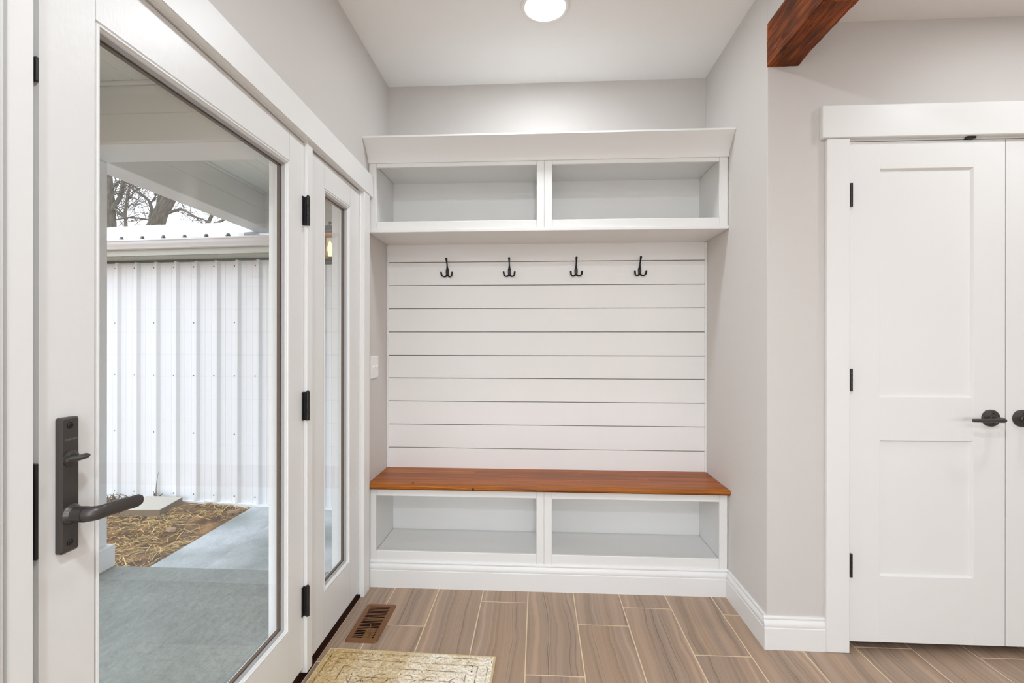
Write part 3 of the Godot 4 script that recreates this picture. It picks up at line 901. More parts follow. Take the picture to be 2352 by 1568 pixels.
func build_bench() -> void:
	var xs := [[LX + 0.001, -0.8185, -0.0045, 0.0336], [0.0340, 0.0735, 0.8885, 0.9275]]
	for k in 2:
		var e = xs[k]
		var c: float = (e[0] + e[3]) / 2.0
		var side := "left" if k == 0 else "right"
		# lower open unit
		var o := thing("bench_cabinet", Vector3(c, 0, (FZ + BZ) / 2), "white open bench cabinet under the %s half of the wooden seat" % side, "cabinet", "open cabinets of the hall bench")
		part("stile", frame_board(e[0], e[1], 0.0, 0.496), M.white, o)
		part("stile", frame_board(e[2], e[3], 0.0, 0.496), M.white, o)
		part("rail", frame_board(e[1] + 0.0003, e[2] - 0.0003, 0.456, 0.496), M.white, o)
		part("rail", frame_board(e[1] + 0.0003, e[2] - 0.0003, 0.0, 0.1785), M.white, o)
		part("side_panel", cbox(e[0], e[1] - 0.006 * (1 - k) + 0.0 * k, 0.0, 0.496, BZ + 0.012, FZ - 0.0185, 0.0005), M.white, o)
		part("side_panel", cbox(e[2] + 0.006 * k, e[3], 0.0, 0.496, BZ + 0.012, FZ - 0.0185, 0.0005), M.white, o)
		part("bottom_panel", cbox(e[1] - 0.004, e[2] + 0.004, 0.150, 0.170, BZ + 0.012, FZ - 0.0185, 0.0005), M.white, o)
		part("top_panel", cbox(e[1] - 0.004, e[2] + 0.004, 0.480, 0.495, BZ + 0.012, FZ - 0.0185, 0.0005), M.white, o)
		part("back_panel", cbox(e[0], e[3], 0.0, 0.496, BZ + 0.0005, BZ + 0.0118, 0.0005), M.white, o)
		# upper cubby
		var u := thing("cubby_cabinet", Vector3(c, 1.8075, (FZ + BZ) / 2), "white open cubby cabinet above the coat hooks, %s one" % side, "cabinet", "open cubbies above the hooks")
		part("stile", frame_board(e[0], e[1], 1.8075, 2.18), M.white, u)
		part("stile", frame_board(e[2], e[3], 1.8075, 2.18), M.white, u)
		part("rail", frame_board(e[1] + 0.0003, e[2] - 0.0003, 2.122, 2.18), M.white, u)
		part("rail", frame_board(e[1] + 0.0003, e[2] - 0.0003, 1.8075, 1.8475), M.white, u)
		part("side_panel", cbox(e[0], e[1] - 0.006 * (1 - k), 1.8075, 2.18, BZ + 0.012, FZ - 0.0185, 0.0005), M.white, u)
		part("side_panel", cbox(e[2] + 0.006 * k, e[3], 1.8075, 2.18, BZ + 0.012, FZ - 0.0185, 0.0005), M.white, u)
		part("bottom_panel", cbox(e[1] - 0.004, e[2] + 0.004, 1.8080, 1.826, BZ + 0.012, FZ - 0.0185, 0.0005), M.white, u)
		part("top_panel", cbox(e[1] - 0.004, e[2] + 0.004, 2.140, 2.156, BZ + 0.012, FZ - 0.0185, 0.0005), M.white, u)
		part("back_panel", cbox(e[0], e[3], 1.8075, 2.18, BZ + 0.0005, BZ + 0.0118, 0.0005), M.white, u)
	# shelf board that carries the cubbies
	obj("shelf", cbox(LX + 0.0008, RX - 0.0008, 1.7905, 1.8070, BZ + 0.0005, FZ + 0.007, 0.002), M.white, "long white shelf board under the cubbies above the shiplap", "shelf")
	# crown
	var cr := PackedVector2Array()
	for i in 13:
		var t := i / 12.0
		cr.append(Vector2(0.006 + 0.080 * pow(t, 1.35), 0.006 + 0.088 * t))
	cr.append(Vector2(0.0905, 0.0955)); cr.append(Vector2(0.0905, 0.105)); cr.append(Vector2(0.084, 0.106)); cr.append(Vector2(-0.004, 0.05)); cr.append(Vector2(-0.004, 0.012)); cr.append(Vector2(0.0, 0.0)); cr.append(Vector2(0.006, 0.0))
	cr = PackedVector2Array()
	cr.append(Vector2(0.0005, 0.0)); cr.append(Vector2(0.006, 0.0)); cr.append(Vector2(0.008, 0.004))
	for i in 13:
		var t := i / 12.0
		cr.append(Vector2(0.009 + 0.077 * pow(t, 1.4), 0.008 + 0.086 * t))
	cr.append(Vector2(0.088, 0.0955)); cr.append(Vector2(0.088, 0.104)); cr.append(Vector2(0.080, 0.105)); cr.append(Vector2(0.0005, 0.03))
	obj("crown_moulding", Mb.new().prism(cr, Vector3(LX + 0.0008, 2.1415, FZ), Vector3(0, 0, 1), Vector3.UP, Vector3(RX - LX - 0.0016, 0, 0), 0.85), M.white, "white coved crown moulding along the top of the cubbies", "moulding")
	# seat: five glued staves, the front one with a rounded nose
	var st := thing("wooden_seat", Vector3((LX + RX) / 2, 0.4985, -2.5), "oiled orange brown wooden plank seat on the hall bench", "seat")
	var fz := -2.320
	var zc := [fz, -2.395, -2.470, -2.540, -2.605, BZ + 0.0165]
	var ytop := 0.5215
	var ybot := 0.4988
	for i in 5:
		var cuts := [LX + 0.001, RX - 0.001]
		if i == 3: cuts = [LX + 0.001, -0.345, RX - 0.001]
		if i == 2: cuts = [LX + 0.001, 0.52, RX - 0.001]
		for j in cuts.size() - 1:
			var m := Mb.new()
			var xa: float = cuts[j] + (0.0003 if j else 0.0)
			var xb: float = cuts[j + 1] - 0.0003
			if i == 0:
				var nose := PackedVector2Array([Vector2(zc[1] + 0.0002, ybot), Vector2(fz - 0.004, ybot)])
				for k in 7:
					var a := -PI / 2 + PI * k / 6.0
					nose.append(Vector2(fz - 0.009 + 0.009 * cos(a), (ytop + ybot) / 2 + (ytop - ybot) / 2 * sin(a)))
				nose.append(Vector2(zc[1] + 0.0002, ytop))
				m.prism(nose, Vector3(xa, 0, 0), Vector3(0, 0, 1), Vector3.UP, Vector3(xb - xa, 0, 0), 0.7)
			else:
				m.box(Vector3(xa, ybot, zc[i + 1] + 0.0002), Vector3(xb, ytop, zc[i] - 0.0002), 0.0004)
			var off := Vector2(0.17 * i + 0.37 * j, 0.19 * i + 0.31 * j)
			for q in m.v.size():
				m.t[q] = Vector2(m.v[q].x / 2.0, (m.v[q].z - m.v[q].y) / 0.4) + off
			part("stave", m, M["stave%d" % ((i * 2 + j) % 3)], st)
	for q in [[0.0065, Vector3(-0.63, ytop, -2.362)], [0.005, Vector3(0.235, ytop, -2.432)]]:
		part("knot", Mb.new().lathe([Vector2(0.0001, 0.0006), Vector2(q[0], 0.0004), Vector2(q[0] * 1.2, -0.001)], q[1], Vector3.UP, 12), M.knot, st)
	part("knot", Mb.new().lathe([Vector2(0.0001, 0.0016), Vector2(0.006, 0.001), Vector2(0.007, -0.002)], Vector3(-0.318, 0.507, fz), Vector3(0, 0, 1), 10), M.knot, st)


func closet_door(called: String, x0: float, x1: float, mirror: bool, label: String) -> Node3D:
	var yb := 0.0365
	var yt := 2.0425
	var c := (x0 + x1) / 2
	var zf := CZ
	var zk := CZ - 0.035
	var d := thing(called, Vector3(c, yb, CZ - 0.018), label, "door", "paired closet doors", "structure")
	var X := func(x: float) -> float: return x0 + x1 - x if mirror else x
	var bx := func(a: float, b: float, ya: float, ybb: float) -> Mb: return cbox(X.call(a), X.call(b), ya, ybb, zk, zf, 0.0007)
	var p0 := x0 + 0.1245
	var p1 := x0 + 0.4815
	part("stile", bx.call(x0, p0, yb, yt), M.white, d)
	part("stile", bx.call(p1, x1, yb, yt), M.white, d)
	part("rail", bx.call(p0, p1, yb, 0.3015), M.white, d)
	part("rail", bx.call(p0, p1, 0.8460, 1.0180), M.white, d)
	part("rail", bx.call(p0, p1, 1.9335, yt), M.white, d)
	for y in [[0.3015, 0.8460], [1.0180, 1.9335]]:
		var m := Mb.new()
		var a := Vector3(X.call(p0), y[0], zf - 0.0006)
		var b := Vector3(X.call(p1), y[1], zf - 0.0006)
		if a.x > b.x:
			var t := a.x
			a.x = b.x; b.x = t
		var i := 0.0062
		var dz := 0.0095
		var ai := Vector3(a.x + i, a.y + i, a.z - dz)
		var bi := Vector3(b.x - i, b.y - i, a.z - dz)
		m.quad(ai, Vector3(bi.x, ai.y, ai.z), bi, Vector3(ai.x, bi.y, ai.z), Vector3.BACK)
		m.quad_auto(a, Vector3(b.x, a.y, a.z), Vector3(bi.x, ai.y, ai.z), ai, Vector3(0, 1, 1))
		m.quad_auto(Vector3(a.x, b.y, a.z), b, bi, Vector3(ai.x, bi.y, ai.z), Vector3(0, -1, 1))
		m.quad_auto(a, Vector3(a.x, b.y, a.z), Vector3(ai.x, bi.y, ai.z), ai, Vector3(1, 0, 1))
		m.quad_auto(Vector3(b.x, a.y, a.z), b, bi, Vector3(bi.x, ai.y, ai.z), Vector3(-1, 0, 1))
		part("panel", m, M.white, d)
	for h in [[1.779, 1.8735], [1.0417, 1.1328], [0.301, 0.394]]:
		var hb := Mb.new()
		for k in 5:
			var ya: float = lerpf(h[0], h[1], k / 5.0) + 0.0004
			var yb2: float = lerpf(h[0], h[1], (k + 1) / 5.0) - 0.0004
			hb.lathe([Vector2(0.0001, 0), Vector2(0.0064, 0.0), Vector2(0.0064, yb2 - ya), Vector2(0.0001, yb2 - ya)], Vector3(X.call(x0 + 0.0046), ya, zf + 0.0125), Vector3.UP, 12)
		hb.box(Vector3(X.call(x0 + 0.0046) - 0.002, h[0] + 0.001, zf - 0.001), Vector3(X.call(x0 + 0.0046) + 0.002, h[1] - 0.001, zf + 0.011), 0.0003)
		part("hinge", hb, M.black, d)
	# lever handle on a round rose
	var rx: float = X.call(x0 + 0.5440)
	var ry := 0.9385
	var sg := 1.0 if mirror else -1.0
	var rs := Mb.new()
	rs.lathe([Vector2(0.0335, 0.0), Vector2(0.0335, 0.006), Vector2(0.0318, 0.0085), Vector2(0.0150, 0.0105), Vector2(0.0001, 0.0105)], Vector3(rx, ry, zf), Vector3.BACK, 40)
	var hs := part("handle_rose", rs, M.bronze, d, false, "dark bronze round rose with lever")
	for q in [0.0195, -0.0195]:
		part("screw", Mb.new().lathe([Vector2(0.0038, 0.0), Vector2(0.0036, 0.0008), Vector2(0.0001, 0.0002)], Vector3(rx + 0.003, ry + q, zf + 0.0098), Vector3.BACK, 12), M.dark, hs)
	var lv := Mb.new()
	lv.lathe([Vector2(0.0135, 0.0), Vector2(0.0125, 0.004), Vector2(0.0100, 0.006), Vector2(0.0098, 0.042)], Vector3(rx, ry, zf + 0.010), Vector3.BACK, 22)
	var pts := []
	var rad := []
	for k in 7:
		var a := k / 6.0 * PI / 2
		pts.append(Vector3(rx + sg * 0.016 * (1 - cos(a)), ry, zf + 0.048 + 0.016 * sin(a)))
		rad.append(Vector2(lerpf(0.0115, 0.0085, k / 6.0), lerpf(0.0105, 0.008, k / 6.0)))
	for k in 8:
		var u := (k + 1) / 8.0
		pts.append(Vector3(rx + sg * (0.016 + 0.104 * u), ry, zf + 0.064 + 0.004 * sin(u * PI)))
		rad.append(Vector2(lerpf(0.0085, 0.0055, u), lerpf(0.008, 0.0068, u)))
	lv.tube(pts, rad, 14)
	part("lever", lv, M.bronze, hs)
	return d


func build_closet() -> void:
	closet_door("door_2", 1.2468, 1.8472, false, "left white two panel closet door with a dark lever beside its right edge")
	closet_door("door_3", 1.8505, 2.4509, true, "right white two panel closet door cut off by the picture edge")
	obj("trim_11", cbox(1.1549, 1.2435, 0.0, 2.0515, CZ, CZ + 0.020, 0.0025), M.white, "flat white casing at the left of the closet doors", "trim", "", "structure")
	obj("trim_12", cbox(2.4545, 2.5431, 0.0, 2.0515, CZ, CZ + 0.020, 0.0025), M.white, "flat white casing at the right of the closet doors", "trim", "", "structure")
	obj("trim_13", cbox(1.1362, 2.5620, 2.0519, 2.1808, CZ, CZ + 0.026, 0.0025), M.white, "thick white header board above the closet doors", "trim", "", "structure")
	var j := Mb.new()
	j.box(Vector3(1.19, 2.0455, CZ - 0.10), Vector3(2.51, 2.0600, CZ), 0.0)
	j.box(Vector3(1.19, 0.0, CZ - 0.10), Vector3(1.2438, 2.0600, CZ), 0.0)
	j.box(Vector3(2.4535, 0.0, CZ - 0.10), Vector3(2.51, 2.0600, CZ), 0.0)
	j.box(Vector3(1.2438, 2.0300, CZ - 0.052), Vector3(2.4535, 2.0455, CZ - 0.0365), 0.0)
	obj("trim_14", j, M.white, "white jamb lining the closet door opening", "trim", "", "structure")
	obj("door_catch", cbox(1.693, 1.727, 2.0440, 2.0514, CZ - 0.016, CZ + 0.014, 0.001), M.black, "small black catch plate under the header above the closet door", "catch")


func rounded(x0: float, x1: float, z0: float, z1: float, r: float, k := 6) -> PackedVector2Array:
	var p := PackedVector2Array()
	for c in [[x1 - r, z1 - r, 0], [x0 + r, z1 - r, 1], [x0 + r, z0 + r, 2], [x1 - r, z0 + r, 3]]:
		for i in k + 1:
			var a: float = (c[2] + float(i) / k) * PI / 2
			p.append(Vector2(c[0] + r * cos(a), c[1] + r * sin(a)))
	return p


func build_small_things() -> void:
	# coat hooks
	var words := ["first black triple coat hook from the left on the shiplap", "second black triple coat hook from the left on the shiplap", "third black triple coat hook from the left on the shiplap", "black triple coat hook nearest the right end of the shiplap"]
	var hx := [-0.511, -0.158, 0.2155, 0.567]
	var h0 := thing("coat_hook", Vector3(hx[0], 1.655, BZ + 0.016), words[0], "coat hook", "row of black coat hooks")
	var pl := Mb.new()
	var prof := [[0.004, 0.0035], [0.0, 0.0045], [-0.006, 0.0068], [-0.014, 0.0082], [-0.024, 0.0083], [-0.034, 0.0072], [-0.042, 0.0055], [-0.046, 0.0045]]
	var outline := PackedVector2Array()
	for p in prof: outline.append(Vector2(p[1] * 1.12, p[0]))
	for i in range(prof.size() - 1, -1, -1): outline.append(Vector2(-prof[i][1] * 1.12, prof[i][0]))
	pl.prism(outline, Vector3.ZERO, Vector3.RIGHT, Vector3.UP, Vector3(0, 0, 0.006), 0.6)
	part("mounting_plate", pl, M.hook, h0, true)
	var up := Mb.new()
	var pts := [Vector3(0, -0.010, 0.005), Vector3(0, 0.000, 0.008), Vector3(0, 0.012, 0.0115), Vector3(0, 0.024, 0.018), Vector3(0, 0.035, 0.0265), Vector3(0, 0.044, 0.033), Vector3(0, 0.050, 0.0365), Vector3(0, 0.0535, 0.0375), Vector3(0, 0.055, 0.0378)]
	up.tube(pts, [0.0062, 0.0058, 0.0040, 0.0038, 0.0046, 0.0058, 0.0064, 0.0052, 0.0015], 12, Vector3.BACK)
	part("upper_prong", up, M.hook, h0, true)
	for s in [-1.0, 1.0]:
		var lp := Mb.new()
		var q := []
		for k in 9:
			var a := PI * (1.12 + 0.88 * k / 8.0)
			q.append(Vector3(s * (0.0165 + 0.0135 * cos(a)), -0.0345 + 0.0145 * sin(a) + (0.0 if k < 8 else 0.0), 0.005 + 0.022 * k / 8.0))
		q.append(Vector3(s * 0.0312, -0.0265, 0.0285)); q.append(Vector3(s * 0.0315, -0.0235, 0.029)); q.append(Vector3(s * 0.0315, -0.0215, 0.029))
		lp.tube(q, [0.0056, 0.0048, 0.0044, 0.0041, 0.004, 0.0041, 0.0044, 0.0048, 0.0052, 0.0053, 0.0042, 0.0012], 12, Vector3.BACK)
		part("side_prong", lp, M.hook, h0, true)
	for i in range(1, 4):
		var c: Node3D = h0.duplicate()
		c.name = numbered("coat_hook", self)
		add_child(c)
		c.position = Vector3(hx[i], 1.655, BZ + 0.016)
		c.set_meta("label", words[i])
	# switch
	var sw := thing("light_switch", Vector3(LX, 1.045, -2.431), "white double toggle light switch plate on the wall beside the door casing", "light switch")
	var pm := Mb.new()
	pm.box(Vector3(LX, 1.045, -2.4888), Vector3(LX + 0.0035, 1.1645, -2.3735), 0.001)
	pm.box(Vector3(LX + 0.002, 1.0475, -2.4862), Vector3(LX + 0.0062, 1.162, -2.3761), 0.003)
	part("plate", pm, M.plastic, sw)
	for z in [-2.408, -2.454]:
		var tg := Mb.new()
		tg.box(Vector3(LX + 0.005, 1.0925, z - 0.0052), Vector3(LX + 0.0068, 1.1175, z + 0.0052), 0.0004)
		tg.prism(PackedVector2Array([Vector2(0.006, 1.1005), Vector2(0.016, 1.1095), Vector2(0.0172, 1.1135), Vector2(0.0145, 1.1150), Vector2(0.006, 1.1125)]), Vector3(LX, 0, z - 0.0042), Vector3.RIGHT, Vector3.UP, Vector3(0, 0, 0.0084))
		part("toggle", tg, M.plastic, sw)
		for y in [1.075, 1.135]:
			part("screw", Mb.new().lathe([Vector2(0.0032, 0.0), Vector2(0.003, 0.0008), Vector2(0.0001, 0.0011)], Vector3(LX + 0.0062, y, z), Vector3.RIGHT, 12), M.plastic, sw)
	# floor register
	var rg := thing("floor_register", Vector3(-0.7275, 0, -2.042), "brown metal floor register with dark slots beside the door", "floor vent")
	var ox0 := -0.7965
	var ox1 := -0.6585
	var oz0 := -2.1835
	var oz1 := -1.9015
	var ix0 := -0.7735
	var ix1 := -0.6815
	var iz0 := -2.1585
	var iz1 := -1.9265
	var fr := Mb.new()
	var k6 := 6
	var loops := [[rounded(ox0, ox1, oz0, oz1, 0.014), 0.0004], [rounded(ox0 + 0.0008, ox1 - 0.0008, oz0 + 0.0008, oz1 - 0.0008, 0.0135), 0.0028], [rounded(ox0 + 0.003, ox1 - 0.003, oz0 + 0.003, oz1 - 0.003, 0.012), 0.0048], [rounded(ox0 + 0.007, ox1 - 0.007, oz0 + 0.007, oz1 - 0.007, 0.009), 0.0055], [rounded(ix0, ix1, iz0, iz1, 0.001), 0.0055], [rounded(ix0 + 0.0002, ix1 - 0.0002, iz0 + 0.0002, iz1 - 0.0002, 0.001), -0.004]]
	for i in loops.size() - 1:
		var la: PackedVector2Array = loops[i][0]
		var lb: PackedVector2Array = loops[i + 1][0]
		for q in la.size():
			var w := (q + 1) % la.size()
			var cen := Vector2((ox0 + ox1) / 2, (oz0 + oz1) / 2)
			var dr := (la[q] - cen).normalized() * (1.0 if i < 4 else -1.0)
			fr.quad_auto(Vector3(la[q].x, loops[i][1], la[q].y), Vector3(la[w].x, loops[i][1], la[w].y), Vector3(lb[w].x, loops[i + 1][1], lb[w].y), Vector3(lb[q].x, loops[i + 1][1], lb[q].y), Vector3(dr.x * 0.6, 1.0 if i < 4 else 0.0, dr.y * 0.6))
	part("frame", fr, M.register, rg)
	var slots := 21
	for i in slots - 1:
		var z := lerpf(iz0, iz1, (i + 1.0) / slots)
		var bar := Mb.new()
		bar.prism(PackedVector2Array([Vector2(-0.0019, 0.0055), Vector2(0.0017, 0.0055), Vector2(0.0019, 0.0049), Vector2(0.0016, 0.0043), Vector2(-0.0016, 0.0043), Vector2(-0.0021, 0.0049)]), Vector3(ix0, 0, z), Vector3(0, 0, 1), Vector3.UP, Vector3(ix1 - ix0, 0, 0))
		part("slat", bar, M.register, rg)
	var duct := Mb.new()
	duct.box(Vector3(-0.7895, -0.075, -2.1735), Vector3(-0.7885, -0.0005, -1.9105), 0.0)
	duct.box(Vector3(-0.6665, -0.075, -2.1735), Vector3(-0.6655, -0.0005, -1.9105), 0.0)
	duct.box(Vector3(-0.7885, -0.075, -2.1735), Vector3(-0.6665, -0.0005, -2.1725), 0.0)
	duct.box(Vector3(-0.7885, -0.075, -1.9115), Vector3(-0.6665, -0.0005, -1.9105), 0.0)
	duct.box(Vector3(-0.7885, -0.076, -2.1725), Vector3(-0.6665, -0.074, -1.9115), 0.0)
	part("duct", duct, M.registerdark, rg)
	var dm := Mb.new()
	dm.box(Vector3(-0.748, -0.030, -2.04), Vector3(-0.705, -0.026, -1.93), 0.0005)
	dm.tube([Vector3(-0.735, -0.012, -2.05), Vector3(-0.715, -0.010, -1.935)], [0.003, 0.003], 8)
	dm.tube([Vector3(-0.77, -0.016, -2.1), Vector3(-0.69, -0.016, -2.1)], [0.004, 0.004], 8)
	part("damper", dm, M.brass, rg)
	# rug
	var ru := thing("rug", Vector3(-0.507, 0, -1.35), "small faded beige patterned rug by the exterior door", "rug")
	var rb := Mb.new()
	var r1 := fnl(71, 1.0, 2)
	var nx := 110
	var nz := 160
	var wx := 0.3325
	var wz := 0.495
	var P := func(i: int, j: int) -> Vector3:
		var x := lerpf(-wx, wx, float(i) / nx)
		var z := lerpf(-wz, wz, float(j) / nz)
		var e := minf(wx - absf(x), wz - absf(z))
		return Vector3(x, 0.0085 * smoothstep(-0.001, 0.006, e) + 0.0005 + 0.0011 * r1.get_noise_2d(x * 160.0, z * 160.0), z)
	for i in nx:
		for j in nz:
			var a: Vector3 = P.call(i, j)
			var b: Vector3 = P.call(i + 1, j)
			var c: Vector3 = P.call(i + 1, j + 1)
			var dd: Vector3 = P.call(i, j + 1)
			var m := (b - a).cross(dd - a).normalized()
			if m.y < 0: m = -m
			rb.squad([a, b, c, dd], [m, m, m, m], [Vector2(a.x / 0.665 + 0.5, a.z / 0.99 + 0.5), Vector2(b.x / 0.665 + 0.5, b.z / 0.99 + 0.5), Vector2(c.x / 0.665 + 0.5, c.z / 0.99 + 0.5), Vector2(dd.x / 0.665 + 0.5, dd.z / 0.99 + 0.5)])
	part("pile", rb, M.rug, ru, true)
	var bd := Mb.new()
	for s in [[Vector3(-wx, 0.004, -wz), Vector3(wx, 0.004, -wz)], [Vector3(wx, 0.004, -wz), Vector3(wx, 0.004, wz)], [Vector3(wx, 0.004, wz), Vector3(-wx, 0.004, wz)], [Vector3(-wx, 0.004, wz), Vector3(-wx, 0.004, -wz)]]:
		bd.tube([s[0], s[1]], [0.004, 0.004], 10)
	part("binding", bd, M.binding, ru, true)
	ru.rotation.y = -deg_to_rad(1.3)


# ------------------------------------------------------------------ outside
func build_porch() -> void:
	var sl := cbox(-2.72, -0.972, -0.45, -0.10, -2.685, 1.9, 0.006)
	for i in sl.t.size(): sl.t[i] = sl.t[i] / 2.4
	obj("porch_slab", sl, M.concrete, "grey green concrete porch slab outside the glass door", "porch floor", "", "structure")
	var wk := cbox(-2.83, -0.972, -0.62, -0.405, -4.62, -2.69, 0.008)
	for i in wk.t.size(): wk.t[i] = wk.t[i] / 2.4
	obj("walkway", wk, M.walk, "pale concrete walkway leading from the porch to the metal barn", "walkway", "", "structure")
	var po := thing("porch_post", Vector3(-2.65, -0.10, -2.572), "square white porch post with a plinth, standing on the concrete slab", "post")
	part("shaft", cbox(-2.745, -2.553, 0.03, 2.2995, -2.668, -2.476, 0.003), M.post, po)
	part("plinth", cbox(-2.783, -2.516, -0.10, 0.03, -2.684, -2.44, 0.004), M.post, po)
	var beams := [
		["long white boxed porch beam running along the outer edge", [-2.740, -2.553, -4.284, 1.9]],
		["white boxed porch beam crossing from the post to the house", [-2.5525, -0.9725, -2.667, -2.418]],
		["white boxed porch beam at the far end of the porch roof", [-2.740, -0.9725, -4.50, -4.2845]]]
	for q in beams:
		var a = q[1]
		var o := thing("porch_beam", Vector3((a[0] + a[1]) / 2, 2.2995, (a[2] + a[3]) / 2), q[0], "beam", "boxed beams of the porch roof")
		part("lower_casing", cbox(a[0], a[1], 2.2995, 2.4625, a[2], a[3], 0.004), M.porch, o)
		part("upper_casing", cbox(a[0] + 0.002, a[1] - 0.002, 2.4630, 2.66, a[2] + 0.002, a[3] - 0.002, 0.004), M.porch, o)
	for bay in [[-2.4175, 1.9, "near"], [-4.2835, -2.668, "far"]]:
		var so := thing("porch_ceiling", Vector3(-1.76, 2.625, (bay[0] + bay[1]) / 2), "white grooved board ceiling over the %s bay of the porch" % bay[2], "porch ceiling", "board ceilings of the porch", "structure")
		var x := -2.5525
		while x < -0.98:
			part("soffit_board", cbox(x + 0.0035, minf(x + 0.0985, -0.9735), 2.632, 2.645, bay[0], bay[1], 0.004), M.soffit, so)
			x += 0.0985
		part("backing", cbox(-2.5525, -0.9735, 2.6455, 2.66, bay[0], bay[1], 0.0), M.soffit, so)
		part("edge_trim", cbox(-2.5525, -0.9735, 2.612, 2.6315, (bay[0] if bay[2] == "far" else bay[0] + 0.0005), (bay[0] + 0.018), 0.003), M.porch, so)
		part("edge_trim", cbox(-2.5520, -2.534, 2.612, 2.6315, bay[0] + 0.019, bay[1], 0.003), M.porch, so)
	obj("porch_roof", cbox(-3.0, -0.9725, 2.665, 2.74, -4.62, 2.0, 0.004), M.roof, "thin white roof deck over the porch", "roof", "", "structure")
	# lantern on the outside wall right of the sidelight
	var lc := Vector3(-1.215, 1.70, -2.70)
	var la := thing("wall_lantern", lc, "lit brown metal wall lantern outside the narrow sidelight", "lantern")
	var w := 0.056
	var cage := Mb.new()
	for sx in [-1.0, 1.0]:
		for sz in [-1.0, 1.0]:
			cage.box(lc + Vector3(sx * w - 0.006, 0.012, sz * w - 0.006), lc + Vector3(sx * w + 0.006, 0.165, sz * w + 0.006), 0.001)
	cage.box(lc + Vector3(-w - 0.008, 0.0, -w - 0.008), lc + Vector3(w + 0.008, 0.014, w + 0.008), 0.002)
	cage.box(lc + Vector3(-w - 0.008, 0.160, -w - 0.008), lc + Vector3(w + 0.008, 0.172, w + 0.008), 0.002)
	part("cage", cage, M.lantern, la)
	var rf := Mb.new()
	var e := w + 0.022
	var ap := lc + Vector3(0, 0.226, 0)
	var cs := [lc + Vector3(-e, 0.172, -e), lc + Vector3(e, 0.172, -e), lc + Vector3(e, 0.172, e), lc + Vector3(-e, 0.172, e)]
	for i in 4:
		var m: Vector3 = (cs[(i + 1) % 4] - cs[i]).cross(ap - cs[i]).normalized()
		if m.y < 0: m = -m
		rf.ftri(cs[i], cs[(i + 1) % 4], ap, m)
	rf.quad(cs[0], cs[1], cs[2], cs[3], Vector3.DOWN)
	rf.ball(ap + Vector3(0, 0.008, 0), 0.009)
	part("roof_cap", rf, M.lantern, la)
	for s in [[-1, 0], [1, 0], [0, -1], [0, 1]]:
		var g := Mb.new()
		var c: Vector3 = lc + Vector3(s[0] * w, 0.087, s[1] * w)
		var hh := Vector3(0.0006 if s[0] else w - 0.007, 0.0725, 0.0006 if s[1] else w - 0.007)
		g.box(c - hh, c + hh, 0.0)
		part("glass_pane", g, M.glass, la)
	part("bulb", Mb.new().lathe([Vector2(0.008, 0.0), Vector2(0.010, 0.02), Vector2(0.0135, 0.045), Vector2(0.010, 0.075), Vector2(0.0001, 0.098)], lc + Vector3(0, 0.034, 0), Vector3.UP, 18), M.bulb, la)
	part("socket", Mb.new().lathe([Vector2(0.011, 0.0), Vector2(0.011, 0.022), Vector2(0.0001, 0.023)], lc + Vector3(0, 0.0135, 0), Vector3.UP, 14), M.lantern, la)
	part("wall_arm", Mb.new().tube([ap + Vector3(0, -0.04, 0), Vector3(-1.05, 1.905, lc.z), Vector3(-0.985, 1.90, lc.z)], [0.008, 0.008, 0.008], 10).box(Vector3(-0.985, 1.82, lc.z - 0.05), Vector3(-0.9725, 1.97, lc.z + 0.05), 0.004), M.lantern, la)
	var ol := OmniLight3D.new()
	ol.name = "lamp"
	ol.light_color = Color(1.0, 0.78, 0.52); ol.light_energy = 0.05; ol.light_size = 0.012; ol.shadow_enabled = true; ol.omni_range = 6.0; ol.omni_attenuation = 2.0
	la.add_child(ol)
	ol.position = Vector3(0, 0.08, 0)


